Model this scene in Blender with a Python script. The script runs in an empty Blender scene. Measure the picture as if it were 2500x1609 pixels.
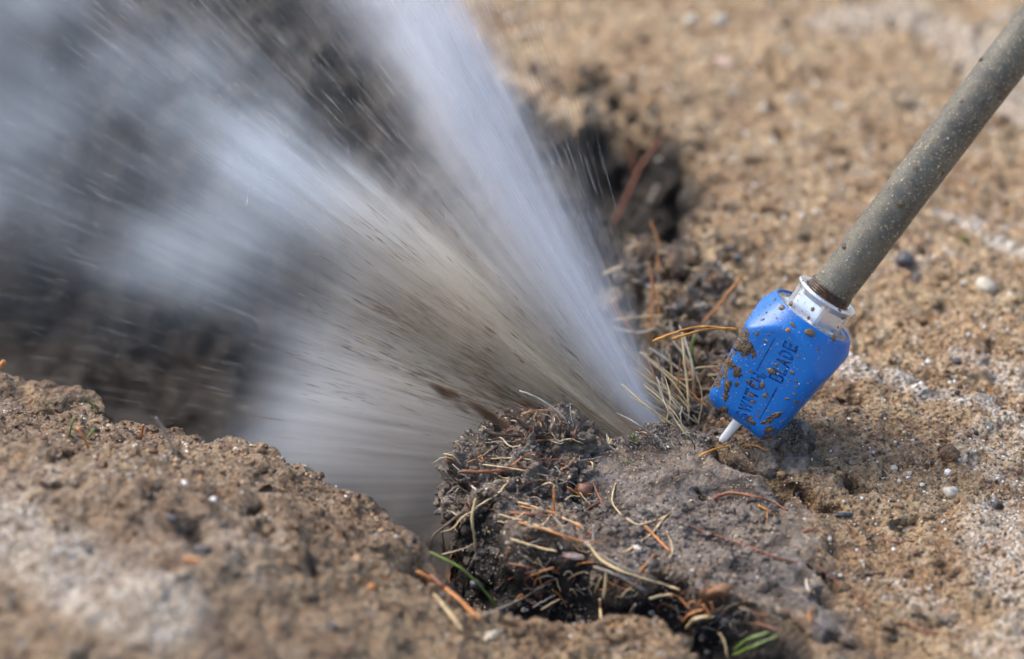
import bpy, bmesh, math, random
import numpy as np
from mathutils import Vector, Matrix
from mathutils.bvhtree import BVHTree
from mathutils.geometry import interpolate_bezier

SC = bpy.context.scene
COL = SC.collection
R = math.radians
random.seed(7)
rng = np.random.default_rng(7)

# ------------------------------------------------------------------ camera
F = 5940.0                                   # focal length in pixels of the 2500 px wide picture
PITCH = R(30)
CH = 0.597
CAM = Vector((0, -CH / math.tan(PITCH), CH))
UPV = Vector((0, math.sin(PITCH), math.cos(PITCH)))
NRM = Vector((0, -math.cos(PITCH), math.sin(PITCH)))
cd = bpy.data.cameras.new('camera')
cam = bpy.data.objects.new('camera', cd)
COL.objects.link(cam)
cam.location = CAM
cam.rotation_euler = (math.pi / 2 - PITCH, 0, 0)
cd.sensor_width = 36
cd.lens = 36 * F / 2500
cd.clip_start = 0.01
cd.clip_end = 200
cd.dof.use_dof = True
cd.dof.focus_distance = 1.085
cd.dof.aperture_fstop = 4.2
SC.camera = cam

# ------------------------------------------------------------------ light
SUN_EL, SUN_AZ = 52, -62                     # degrees; azimuth measured from +Y towards +X
w = bpy.data.worlds.new('World')
SC.world = w
w.use_nodes = True
wn = w.node_tree
sky = wn.nodes.new('ShaderNodeTexSky')
sky.sky_type = 'NISHITA'
sky.sun_disc = False
sky.sun_elevation = R(SUN_EL)
sky.sun_rotation = R(SUN_AZ)
sky.air_density = 1.0
sky.dust_density = 3.0
wn.links.new(sky.outputs[0], wn.nodes['Background'].inputs[0])
wn.nodes['Background'].inputs[1].default_value = 0.15
sd = bpy.data.lights.new('sun', 'SUN')
sd.energy = 1.35
sd.angle = R(32)
sd.color = (1.0, 0.95, 0.87)
sun = bpy.data.objects.new('sun', sd)
COL.objects.link(sun)
sdir = Vector((math.sin(R(SUN_AZ)) * math.cos(R(SUN_EL)), math.cos(R(SUN_AZ)) * math.cos(R(SUN_EL)), math.sin(R(SUN_EL))))
sun.rotation_euler = sdir.to_track_quat('Z', 'Y').to_euler()
SC.view_settings.view_transform = 'Standard'
SC.view_settings.look = 'None'
SC.view_settings.gamma = 1
SC.view_settings.exposure = 1.05
cy = SC.cycles
cy.use_denoising = True
cy.denoiser = 'OPENIMAGEDENOISE'
cy.max_bounces = 8
cy.diffuse_bounces = 3
cy.glossy_bounces = 3
cy.transmission_bounces = 6
cy.transparent_max_bounces = 12
cy.volume_bounces = 2
cy.volume_step_rate = 0.14
cy.volume_preview_step_rate = 0.10
cy.volume_max_steps = 256
cy.sample_clamp_indirect = 6
cy.use_adaptive_sampling = True
cy.adaptive_threshold = 0.05


# ------------------------------------------------------------------ helpers: pixels of the 2500 x 1609 picture to places
def ray(px, py):
    return Vector(((px - 1250) / F, 0, 0)) - UPV * ((py - 804.5) / F) - NRM


def G(px, py, z=0.0):
    d = ray(px, py)
    return CAM + d * ((z - CAM.z) / d.z)


def P(px, py, depth):
    return CAM + ray(px, py) * depth


def depth_of(p):
    return -(p - CAM).dot(NRM)


# ------------------------------------------------------------------ numpy gradient noise
_perm = rng.permutation(256).astype(np.int32)
_perm = np.concatenate([_perm, _perm, _perm])
_g = rng.normal(size=(256, 3))
_g /= np.linalg.norm(_g, axis=1)[:, None]
_g = _g.astype(np.float32)


def noise(p, seed=0):
    """p: (n,3) -> (n,) roughly -1..1"""
    p = np.asarray(p, dtype=np.float32) + np.float32(seed * 17.31)
    pi = np.floor(p).astype(np.int32)
    f = p - pi
    u = f * f * f * (f * (f * 6 - 15) + 10)
    pi &= 255
    res = np.zeros(len(p), dtype=np.float32)
    for dx in (0, 1):
        wx = u[:, 0] if dx else 1 - u[:, 0]
        a = _perm[(pi[:, 0] + dx) & 255]
        for dy in (0, 1):
            wy = u[:, 1] if dy else 1 - u[:, 1]
            b = _perm[a + ((pi[:, 1] + dy) & 255)]
            for dz in (0, 1):
                wz = u[:, 2] if dz else 1 - u[:, 2]
                c = _perm[b + ((pi[:, 2] + dz) & 255)]
                g = _g[c]
                res += wx * wy * wz * (g[:, 0] * (f[:, 0] - dx) + g[:, 1] * (f[:, 1] - dy) + g[:, 2] * (f[:, 2] - dz))
    return res * 1.6


def n2(x, y, size, seed=0):
    return noise(np.stack([x / size, y / size, np.full_like(x, seed * 3.7)], 1), seed)


def sm(a, b, x):
    t = np.clip((x - a) / (b - a), 0, 1)
    return t * t * (3 - 2 * t)


def sdf(poly, x, y):
    """signed distance, positive inside"""
    d = np.full(x.shape, 1e9)
    ins = np.zeros(x.shape, dtype=bool)
    n = len(poly)
    for i in range(n):
        ax, ay = poly[i]
        bx, by = poly[(i + 1) % n]
        ex, ey = bx - ax, by - ay
        t = np.clip(((x - ax) * ex + (y - ay) * ey) / (ex * ex + ey * ey + 1e-12), 0, 1)
        d = np.minimum(d, (x - ax - t * ex) ** 2 + (y - ay - t * ey) ** 2)
        c = (ay > y) != (by > y)
        ins ^= c & (x < (bx - ax) * (y - ay) / (by - ay + 1e-12) + ax)
    d = np.sqrt(d)
    return np.where(ins, d, -d)


def dline(pts, x, y):
    d = np.full(x.shape, 1e9)
    for (ax, ay), (bx, by) in zip(pts[:-1], pts[1:]):
        ex, ey = bx - ax, by - ay
        t = np.clip(((x - ax) * ex + (y - ay) * ey) / (ex * ex + ey * ey + 1e-12), 0, 1)
        d = np.minimum(d, (x - ax - t * ex) ** 2 + (y - ay - t * ey) ** 2)
    return np.sqrt(d)


def gp(pts, z=0.0):
    return [tuple(G(px, py, z)[:2]) for px, py in pts]


# ------------------------------------------------------------------ node helpers
class NT:
    def __init__(s, nt):
        s.nt = nt
        nt.nodes.clear()

    def n(s, t, ins=None, **kw):
        nd = s.nt.nodes.new(t)
        for k, v in kw.items():
            setattr(nd, k, v)
        for k, v in (ins or {}).items():
            s.set(nd, k, v)
        return nd

    def set(s, nd, k, v):
        i = nd.inputs[k]
        if isinstance(v, bpy.types.Node):
            v = v.outputs[0]
        if isinstance(v, bpy.types.NodeSocket):
            s.nt.links.new(v, i)
        else:
            if hasattr(i.default_value, '__len__') and hasattr(v, '__len__') and len(i.default_value) == 4 and len(v) == 3:
                v = (*v, 1)
            i.default_value = v

    def m(s, op, a, b=0.0, c=0.0, clamp=False):
        nd = s.n('ShaderNodeMath', {0: a, 1: b, 2: c}, operation=op)
        nd.use_clamp = clamp
        return nd.outputs[0]

    def ramp(s, fac, stops, interp='LINEAR'):
        nd = s.n('ShaderNodeValToRGB', {0: fac})
        cr = nd.color_ramp
        cr.interpolation = interp
        while len(cr.elements) > 1:
            cr.elements.remove(cr.elements[-1])
        for i, (p, c) in enumerate(stops):
            e = cr.elements[0] if i == 0 else cr.elements.new(p)
            e.position = p
            if not hasattr(c, '__len__'):
                c = (c, c, c)
            e.color = (*c, 1)
        return nd.outputs[0]

    def mix(s, f, a, b, mode='MIX'):
        nd = s.n('ShaderNodeMix', data_type='RGBA', blend_type=mode)
        s.set(nd, 0, f)
        s.set(nd, 6, a)
        s.set(nd, 7, b)
        return nd.outputs[2]

    def noise(s, vec, scale, detail=4, rough=0.55, dist=0.0):
        nd = s.n('ShaderNodeTexNoise', {'Scale': scale, 'Detail': detail, 'Roughness': rough, 'Distortion': dist})
        s.nt.links.new(vec, nd.inputs['Vector'])
        return nd.outputs[0]

    def vor(s, vec, scale, out='Color', feature='F1', rnd=1.0):
        nd = s.n('ShaderNodeTexVoronoi', {'Scale': scale, 'Randomness': rnd}, feature=feature)
        s.nt.links.new(vec, nd.inputs['Vector'])
        return nd.outputs[out]


def material(name):
    m = bpy.data.materials.new(name)
    m.use_nodes = True
    return m, NT(m.node_tree)


def finish(t, base, rough=0.6, height=None, bump=0.5, dist=0.001, spec=0.5, **kw):
    ins = {'Base Color': base, 'Roughness': rough, 'Specular IOR Level': spec}
    ins.update(kw)
    b = t.n('ShaderNodeBsdfPrincipled', ins)
    if height is not None:
        bn = t.n('ShaderNodeBump', {'Strength': bump, 'Distance': dist, 'Height': height})
        t.set(b, 'Normal', bn)
    o = t.n('ShaderNodeOutputMaterial')
    t.nt.links.new(b.outputs[0], o.inputs[0])
    return b


M = {}
# sand, soil: one material, driven by the real wetness / paleness of the ground (point attributes)
m, t = material('sandy_soil')
M['soil'] = m
co = t.n('ShaderNodeTexCoord').outputs['Object']
wet = t.n('ShaderNodeAttribute', attribute_name='wet').outputs['Fac']
pale = t.n('ShaderNodeAttribute', attribute_name='pale').outputs['Fac']
deep = t.n('ShaderNodeAttribute', attribute_name='deep').outputs['Fac']
gr = t.n('ShaderNodeSeparateColor', {0: t.vor(co, 780)}).outputs[0]
gr2 = t.n('ShaderNodeSeparateColor', {0: t.vor(co, 430)}).outputs[0]
nbig = t.noise(co, 22, 4, 0.6)
nmid = t.noise(co, 95, 4, 0.65)
tan = t.ramp(gr, [(0, (0.10, 0.060, 0.034)), (0.15, (0.22, 0.145, 0.075)), (0.35, (0.47, 0.32, 0.175)), (0.6, (0.58, 0.42, 0.245)),
                  (0.8, (0.64, 0.46, 0.27)), (0.92, (0.56, 0.47, 0.36)), (1, (0.70, 0.66, 0.6))], 'CONSTANT')
tan2 = t.ramp(gr2, [(0, (0.04, 0.032, 0.028)), (0.05, (0.14, 0.08, 0.045)), (0.16, (0.49, 0.345, 0.20)), (0.72, (0.59, 0.43, 0.26)),
                    (0.9, (0.52, 0.30, 0.14)), (0.96, (0.66, 0.62, 0.56))], 'CONSTANT')
tan = t.mix(1.0, t.mix(0.42, tan, tan2), (1.0, 1.025, 1.0), 'MULTIPLY')
tan = t.mix(t.ramp(nbig, [(0.35, 0.75), (0.6, 0)]), tan, t.mix(1.0, tan, (0.62, 0.50, 0.40), 'MULTIPLY'))
tan = t.mix(t.ramp(nmid, [(0.36, 0.75), (0.52, 0)]), tan, t.mix(1.0, tan, (0.50, 0.38, 0.29), 'MULTIPLY'))
grey = t.ramp(gr, [(0, (0.06, 0.046, 0.036)), (0.2, (0.15, 0.123, 0.103)), (0.5, (0.225, 0.187, 0.160)), (0.8, (0.30, 0.245, 0.205)),
                   (0.88, (0.32, 0.22, 0.12)), (0.955, (0.56, 0.46, 0.30))], 'CONSTANT')
grey = t.mix(0.35, grey, (0.235, 0.195, 0.168))
grey = t.mix(t.ramp(nbig, [(0.45, 0), (0.66, 0.55)]), grey, t.mix(0.5, tan2, (0.20, 0.155, 0.115)))
grey = t.mix(t.ramp(nmid, [(0.38, 0.9), (0.56, 0)]), grey, (0.045, 0.029, 0.018))
palec = t.ramp(gr, [(0, (0.26, 0.19, 0.12)), (0.25, (0.46, 0.38, 0.29)), (0.55, (0.58, 0.52, 0.44)), (0.85, (0.76, 0.73, 0.68))], 'CONSTANT')
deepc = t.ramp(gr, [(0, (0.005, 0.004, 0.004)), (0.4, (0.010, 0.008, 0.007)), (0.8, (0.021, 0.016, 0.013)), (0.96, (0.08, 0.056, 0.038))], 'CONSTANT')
damp = t.ramp(wet, [(0.0, 0), (0.45, 1)])
tan = t.mix(damp, tan, t.mix(1.0, tan, (0.62, 0.57, 0.53), 'MULTIPLY'))
c = t.mix(t.ramp(wet, [(0.42, 0), (0.9, 1)]), tan, grey)
c = t.mix(t.m('MULTIPLY', pale, t.ramp(nmid, [(0.32, 0.35), (0.50, 1.0)])), c, palec)
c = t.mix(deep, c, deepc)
d1 = t.vor(co, 780, 'Distance')
d2 = t.vor(co, 430, 'Distance')
nfine = t.noise(co, 1100, 3, 0.7)
dryk = t.ramp(wet, [(0.4, 1), (0.9, .45)])
hh = t.m('MULTIPLY', dryk, t.m('ADD', t.m('MULTIPLY', d1, -0.9), t.m('MULTIPLY', d2, -0.8)))
hh = t.m('ADD', hh, t.m('MULTIPLY', nfine, 1.6))
hh = t.m('ADD', hh, t.m('MULTIPLY', nmid, 3.0))
finish(t, c, t.m('SUBTRACT', 0.66, t.m('MULTIPLY', wet, t.ramp(nmid, [(.4, .40), (.65, .12)]))), hh, 0.8, 0.0012, 0.5)

# loose grains
m, t = material('sand_grain')
M['grain'] = m
ri = t.n('ShaderNodeNewGeometry').outputs['Random Per Island']
c = t.ramp(ri, [(0, (0.05, 0.035, 0.025)), (0.12, (0.16, 0.09, 0.045)), (0.28, (0.33, 0.20, 0.10)), (0.5, (0.42, 0.28, 0.16)), (0.68, (0.40, 0.33, 0.26)),
                (0.80, (0.46, 0.25, 0.10)), (0.9, (0.62, 0.58, 0.50)), (0.96, (0.8, 0.8, 0.78))], 'CONSTANT')
finish(t, c, 0.45, None, spec=0.4)
m, t = material('wet_sand_grain')
M['wgrain'] = m
ri = t.n('ShaderNodeNewGeometry').outputs['Random Per Island']
c = t.ramp(ri, [(0, (0.05, 0.038, 0.03)), (0.15, (0.13, 0.105, 0.088)), (0.45, (0.21, 0.175, 0.148)), (0.78, (0.33, 0.23, 0.135)), (0.90, (0.50, 0.39, 0.25)),
                (0.96, (0.68, 0.63, 0.54))], 'CONSTANT')
finish(t, c, 0.3, None, spec=0.6)


def stem_mat(name, a, b, rough=0.55, sc=900):
    m, t = material(name)
    co = t.n('ShaderNodeTexCoord').outputs['Object']
    nz = t.noise(co, sc, 3, 0.6)
    nz2 = t.noise(co, 130, 3, 0.6)
    c = t.mix(t.ramp(nz, [(0.35, 0), (0.65, 1)]), a, b)
    c = t.mix(t.ramp(nz2, [(0.5, 0), (0.68, 0.6)]), c, (0.09, 0.055, 0.03))
    finish(t, c, rough, nz, 0.4, 0.0003)
    return m


M['needle'] = stem_mat('orange_pine_needle', (0.42, 0.15, 0.04), (0.60, 0.26, 0.08))
M['rust'] = stem_mat('rust_brown_stem', (0.20, 0.065, 0.03), (0.32, 0.12, 0.06))
M['straw'] = stem_mat('dry_straw', (0.60, 0.43, 0.21), (0.74, 0.57, 0.32))
M['pale'] = stem_mat('bleached_stem', (0.58, 0.50, 0.38), (0.72, 0.66, 0.55))
M['root'] = stem_mat('dark_root', (0.045, 0.030, 0.020), (0.12, 0.075, 0.045), 0.4)
M['greystem'] = stem_mat('grey_stem', (0.24, 0.20, 0.16), (0.36, 0.31, 0.25))
M['green'] = stem_mat('green_blade', (0.07, 0.13, 0.018), (0.20, 0.28, 0.05), 0.45, 200)
M['amber'] = stem_mat('amber_needle', (0.60, 0.24, 0.03), (0.72, 0.34, 0.05), 0.4)


def stone_mat(name, a, b, rough=0.45):
    m, t = material(name)
    co = t.n('ShaderNodeTexCoord').outputs['Object']
    nz = t.noise(co, 260, 5, 0.7)
    c = t.mix(t.ramp(nz, [(0.35, 0), (0.65, 1)]), a, b)
    finish(t, c, rough, nz, 0.6, 0.0008)
    return m


M['white_stone'] = stone_mat('pale_quartz', (0.34, 0.28, 0.20), (0.60, 0.55, 0.46))
M['dark_stone'] = stone_mat('dark_stone', (0.035, 0.032, 0.036), (0.10, 0.09, 0.095))
M['brown_stone'] = stone_mat('brown_stone', (0.13, 0.055, 0.03), (0.26, 0.12, 0.065))
M['pink_stone'] = stone_mat('pinkish_bark', (0.36, 0.22, 0.18), (0.55, 0.40, 0.34))
M['charcoal'] = stone_mat('charcoal', (0.012, 0.014, 0.018), (0.06, 0.07, 0.085), 0.35)
M['leaf'] = stone_mat('brown_leaf', (0.16, 0.065, 0.025), (0.33, 0.17, 0.08), 0.5)


# ------------------------------------------------------------------ mesh helpers
def link(name, verts, faces, mat, parent=None, smooth=True):
    me = bpy.data.meshes.new(name)
    me.from_pydata([tuple(v) for v in verts], [], faces)
    me.update()
    if smooth:
        me.polygons.foreach_set('use_smooth', [True] * len(me.polygons))
    me.materials.append(mat)
    o = bpy.data.objects.new(name, me)
    COL.objects.link(o)
    if parent is not None:
        o.parent = parent
    return o


def link_np(name, co, quads, mat, smooth=True, nside=4):
    me = bpy.data.meshes.new(name)
    me.vertices.add(len(co))
    me.vertices.foreach_set('co', np.asarray(co, dtype=np.float32).ravel())
    nf = len(quads)
    me.loops.add(nf * nside)
    me.loops.foreach_set('vertex_index', np.asarray(quads, dtype=np.int32).ravel())
    me.polygons.add(nf)
    me.polygons.foreach_set('loop_start', np.arange(0, nf * nside, nside, dtype=np.int32))
    me.polygons.foreach_set('use_smooth', np.full(nf, smooth))
    me.update(calc_edges=True)
    me.materials.append(mat)
    o = bpy.data.objects.new(name, me)
    COL.objects.link(o)
    return o


def tag(o, label=None, cat=None, group=None, kind=None):
    if label:
        o['label'] = label
    if cat:
        o['category'] = cat
    if group:
        o['group'] = group
    if kind:
        o['kind'] = kind
    return o


def attr(o, name, vals):
    a = o.data.attributes.new(name, 'FLOAT', 'POINT')
    a.data.foreach_set('value', np.asarray(vals, dtype=np.float32))


# ------------------------------------------------------------------ the ground
PIT = gp([(1150, 1430), (1150, 1330), (1152, 1230), (1165, 1140), (1215, 1080), (1300, 1045), (1400, 1030), (1480, 1092), (1560, 1100), (1650, 1078),
          (1650, 1010), (1625, 900), (1590, 800), (1555, 700), (1560, 630), (1650, 595), (1690, 530), (1740, 470), (1690, 415),
          (1670, 345), (1590, 300), (1480, 280), (1390, 285), (1320, 240), (1230, 180), (1150, 110), (1080, 60), (960, -30), (760, -60), (300, -160), (-1800, -420), (-3000, 300), (-1400, 800), (-300, 850), (-60, 880),
          (10, 930), (130, 975), (235, 1040), (270, 1095), (330, 1092), (420, 1125), (520, 1160), (640, 1185), (780, 1235), (880, 1290), (960, 1335), (1020, 1400), (1080, 1430)])
GULLY = gp([(1060, 1400), (1100, 1300), (1160, 1250), (1235, 1290), (1300, 1345), (1420, 1375), (1560, 1410), (1700, 1415), (1790, 1440), (1850, 1500), (1930, 1550),
            (2050, 1680), (1980, 1800), (1750, 1700), (1700, 1590), (1640, 1530), (1500, 1505), (1320, 1500), (1210, 1530), (1120, 1500)])
SLAB = gp([(1150, 1310), (1150, 1200), (1165, 1120), (1200, 1060), (1300, 1030), (1420, 1020), (1480, 1080), (1580, 1080), (1680, 1060), (1780, 1085), (1830, 1140),
           (1900, 1180), (1990, 1240), (2030, 1310), (2030, 1400), (2080, 1500), (2140, 1620), (1980, 1620), (1860, 1500), (1700, 1430), (1400, 1400), (1250, 1340)])
LITTER = gp([(1500, 620), (1620, 560), (1720, 620), (1760, 700), (1800, 780), (1740, 900), (1700, 1010), (1660, 1070), (1560, 1000), (1560, 850)])
RIM = gp([(1170, 110), (1300, 130), (1480, 190), (1650, 235), (1780, 350), (1800, 480), (1750, 610), (1620, 680), (1500, 640), (1400, 400)])
CRACKS = [(gp([(1745, 1110), (1790, 1140), (1850, 1168), (1895, 1185), (1925, 1205), (1960, 1200), (1990, 1218), (2015, 1235)]), 0.0042, 0.022),
          (gp([(1893, 1188), (1900, 1215), (1915, 1240)]), 0.002, 0.010),
          (gp([(1740, 1352), (1790, 1357), (1830, 1350)]), 0.0012, 0.003),
          (gp([(1960, 1380), (1990, 1400), (2040, 1440)]), 0.002, 0.004),
          (gp([(1380, 1225), (1450, 1250), (1540, 1262)]), 0.0016, 0.005), (gp([(1640, 1200), (1700, 1215), (1760, 1250)]), 0.0013, 0.004)]
HOLES = [(2050, 970, 16, 8, .014), (2095, 955, 7, 7, .010), (2000, 965, 7, 5, .008), (2262, 944, 16, 5, .008), (1885, 165, 9, 16, .016), (1905, 205, 8, 12, .012),
         (1448, 178, 16, 8, .012), (1530, 300, 12, 10, .012), (1500, 285, 10, 8, .01), (1610, 440, 15, 12, .014), (1680, 445, 12, 6, .01), (2245, 615, 9, 12, .010),
         (2075, 1175, 9, 8, .008), (2110, 1180, 8, 6, .007), (2022, 1445, 12, 7, .006), (1010, 1450, 22, 12, .030), (1055, 1462, 16, 9, .026), (125, 1062, 17, 9, .024), (300, 1370, 8, 5, .006),
         (1345, 250, 15, 8, .010), (1720, 560, 10, 7, .010), (1690, 640, 12, 7, .010), (1340, 1470, 14, 9, .02), (2040, 1350, 10, 5, .004), (480, 1540, 18, 8, .008),
         (780, 1560, 15, 7, .008), (650, 1430, 12, 6, .006), (2150, 1330, 12, 6, .004), (2300, 740, 10, 5, .005), (2420, 860, 9, 5, .005), (2450, 1230, 10, 5, .004)]
RIDGES = [(gp([(2010, 870), (2048, 886), (2118, 913), (2180, 930), (2243, 950), (2329, 975), (2400, 1000), (2520, 1050)]), 0.0065, 0.004),
          (gp([(2300, 512), (2387, 551), (2440, 585), (2540, 650)]), 0.0055, 0.003),
          (gp([(2440, 1250), (2430, 1330), (2470, 1420), (2530, 1500)]), 0.012, 0.002),
          (gp([(-60, 1510), (60, 1560), (150, 1640), (260, 1720), (400, 1780)]), 0.018, 0.003),
          (gp([(2350, 880), (2420, 900), (2540, 930)]), 0.010, 0.001),
          (gp([(2050, 60), (2200, 30), (2400, 120), (2540, 300)]), 0.020, 0.001)]


def terrain(x, y):
    x = np.asarray(x, dtype=np.float64)
    y = np.asarray(y, dtype=np.float64)
    far = sm(0.0, 0.5, y)
    wx = x + 0.006 * n2(x, y, 0.035, 1) + 0.003 * n2(x, y, 0.012, 2)
    wy = y + 0.008 * n2(x, y, 0.035, 3) + 0.003 * n2(x, y, 0.012, 4)
    ds0 = sdf(SLAB, wx, wy)
    slab = sm(-0.004, 0.006, ds0)
    slabc = sm(-0.014, 0.016, ds0 + 0.009 * n2(x, y, 0.02, 40) + 0.006 * n2(x, y, 0.006, 41))
    calm = 1 - 0.45 * slab
    z = 0.006 * n2(x, y, 0.11, 5) + 0.0042 * calm * n2(x, y, 0.035, 6)
    z += calm * (0.0026 * n2(x, y, 0.014, 7) + 0.0016 * n2(x, y, 0.0068, 8) + 0.0011 * n2(x, y, 0.0034, 9))
    z += 0.0005 * n2(x, y, 0.0018, 10)
    z -= slab * 0.006 * sm(0.42, 0.8, n2(x, y, 0.02, 42))
    z += slab * 0.0035 * n2(x, y, 0.025, 43)
    pitted = n2(x, y, 0.017, 11)
    z -= calm * 0.0045 * sm(0.38, 0.75, pitted)
    z += calm * 0.003 * sm(0.35, 0.7, n2(x, y, 0.021, 21))
    # near bank climbs towards the viewer and to the left
    z += 0.055 * sm(-0.10, -0.30, y + 0.35 * x) * sm(0.06, -0.16, x)
    # slab: stands proud of the gully, curled at its torn edge
    ds = sdf(SLAB, wx, wy)
    z += slab * (0.004 + 0.007 * sm(0.03, 0.0, ds) * sm(-0.0, -0.03, x - 0.05))
    for pts, wd, hgt in RIDGES:
        z += hgt * np.exp(-(dline(pts, wx, wy) / wd) ** 2)
    lit = sm(-0.004, 0.018, sdf(LITTER, wx, wy))
    z += lit * (0.005 * n2(x, y, 0.02, 12) + 0.004 * np.abs(n2(x, y, 0.009, 13)) + 0.002 * n2(x, y, 0.004, 14))
    rim = sm(-0.012, 0.03, sdf(RIM, wx, wy) + 0.012 * n2(x, y, 0.03, 50))
    rn = n2(x, y, 0.024, 51) + 0.5 * n2(x, y, 0.010, 52)
    z += rim * (0.007 * rn + 0.003 * n2(x, y, 0.006, 53)) - rim * 0.012 * sm(0.15, 0.6, -rn)
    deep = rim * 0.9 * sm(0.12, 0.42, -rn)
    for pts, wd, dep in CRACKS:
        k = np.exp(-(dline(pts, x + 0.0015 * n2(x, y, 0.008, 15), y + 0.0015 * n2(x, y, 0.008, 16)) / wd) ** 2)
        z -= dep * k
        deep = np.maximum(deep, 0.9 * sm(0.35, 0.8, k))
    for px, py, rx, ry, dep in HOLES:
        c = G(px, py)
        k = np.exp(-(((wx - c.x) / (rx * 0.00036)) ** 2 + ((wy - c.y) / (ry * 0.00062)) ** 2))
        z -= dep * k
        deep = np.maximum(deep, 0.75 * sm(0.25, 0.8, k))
    # gully between the torn slab and the near bank
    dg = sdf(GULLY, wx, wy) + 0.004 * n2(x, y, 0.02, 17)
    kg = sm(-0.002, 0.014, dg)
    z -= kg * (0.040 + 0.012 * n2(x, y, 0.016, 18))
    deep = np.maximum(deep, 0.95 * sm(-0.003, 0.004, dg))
    # the blown out pit
    dp = sdf(PIT, wx, wy) + 0.006 * n2(x, y, 0.06, 19) * sm(0.0, 0.2, y) + 0.004 * n2(x, y, 0.018, 20)
    side = sm(0.02, 0.12, y + 0.2 * x)                       # far side slopes, near side is a sheer cut
    wid = 0.016 + 0.085 * side
    kp = sm(0, 1, dp / wid)
    z -= 0.035 * sm(0.0, 0.012, dp) + 0.24 * kp ** (1.0 + 0.5 * side)
    rough = sm(0.004, 0.03, dp)
    z += rough * (0.014 * n2(x, y, 0.045, 22) + 0.008 * n2(x, y, 0.018, 23) + 0.004 * n2(x, y, 0.007, 24))
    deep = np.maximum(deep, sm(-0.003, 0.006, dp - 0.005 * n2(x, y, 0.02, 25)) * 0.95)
    wet = np.maximum(slabc * 0.97, 0.72 * sm(0.05, 0.0, np.abs(ds)) * sm(0.14, 0.05, x) * sm(0.12, 0.0, y))
    wet = np.maximum(wet, lit * (0.35 + 0.4 * n2(x, y, 0.02, 26)))
    wet = np.maximum(wet, 0.55 * sm(0.03, 0.0, -dp) * sm(0.1, -0.05, y))
    nb = sm(0.0, -0.1, y + 0.3 * x - 0.02) * sm(0.14, -0.1, x)
    wet = np.maximum(wet, nb * 0.52)
    wet = np.maximum(wet, 0.35 * sm(0.0, -0.06, y) * sm(0.3, 0.1, x))
    pale = np.zeros_like(x)
    for pts, wd, hgt in RIDGES:
        pale = np.maximum(pale, (0.6 if wd > 0.009 else 1.0) * sm(0.15, 0.7, np.exp(-(dline(pts, wx, wy) / (wd * 1.15)) ** 2)))
    pale = np.maximum(pale, 0.45 * sm(0.3, 0.6, n2(x, y, 0.05, 27) + 0.4 * n2(x, y, 0.012, 28)) * (1 - slab) * (0.5 + 0.8 * sm(0.05, 0.3, x)))
    return z, np.clip(wet, 0, 1), np.clip(pale, 0, 1) * (1 - deep), np.clip(deep, 0, 1)


def axis(lo, hi, st, outer, n):
    core = np.arange(lo, hi, st)
    k = (np.arange(1, n + 1) / n)
    g = outer * k ** 4 + st * np.arange(1, n + 1) * (1 - k)
    return np.concatenate([(lo - g)[::-1], core, core[-1] + g])


xs = axis(-0.31, 0.345, 0.00076, 30, 90)
ys = axis(-0.33, 0.47, 0.00076, 30, 90)
gx, gy = np.meshgrid(xs, ys)
gxf, gyf = gx.ravel(), gy.ravel()
gz, gwet, gpale, gdeep = terrain(gxf, gyf)
# horizontal crumbling of the walls so that they overhang in places
p3 = np.stack([gxf / 0.016, gyf / 0.016, gz / 0.016], 1)
sl_ = np.hypot(*np.gradient(gz.reshape(gx.shape), ys, xs)).ravel()
amp = 0.0065 * np.maximum(gdeep, sm(0.8, 2.0, sl_)) * sm(0.6, 0.3, np.abs(gxf))
cx_ = gxf + amp * noise(p3, 31)
cy_ = gyf + amp * noise(p3, 32)
p3 = np.stack([gxf / 0.006, gyf / 0.006, gz / 0.006], 1)
cx_ += 0.4 * amp * noise(p3, 33)
cy_ += 0.4 * amp * noise(p3, 34)
co = np.stack([cx_, cy_, gz], 1)
nx, ny = len(xs), len(ys)
ii = (np.arange(ny - 1)[:, None] * nx + np.arange(nx - 1)[None, :]).ravel()
quads = np.stack([ii, ii + 1, ii + 1 + nx, ii + nx], 1)
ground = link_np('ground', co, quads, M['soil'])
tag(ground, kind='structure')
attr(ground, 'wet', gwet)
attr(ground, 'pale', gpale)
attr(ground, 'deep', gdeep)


def zat(x, y):
    return terrain(np.atleast_1d(np.asarray(x, float)), np.atleast_1d(np.asarray(y, float)))[0]


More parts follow.
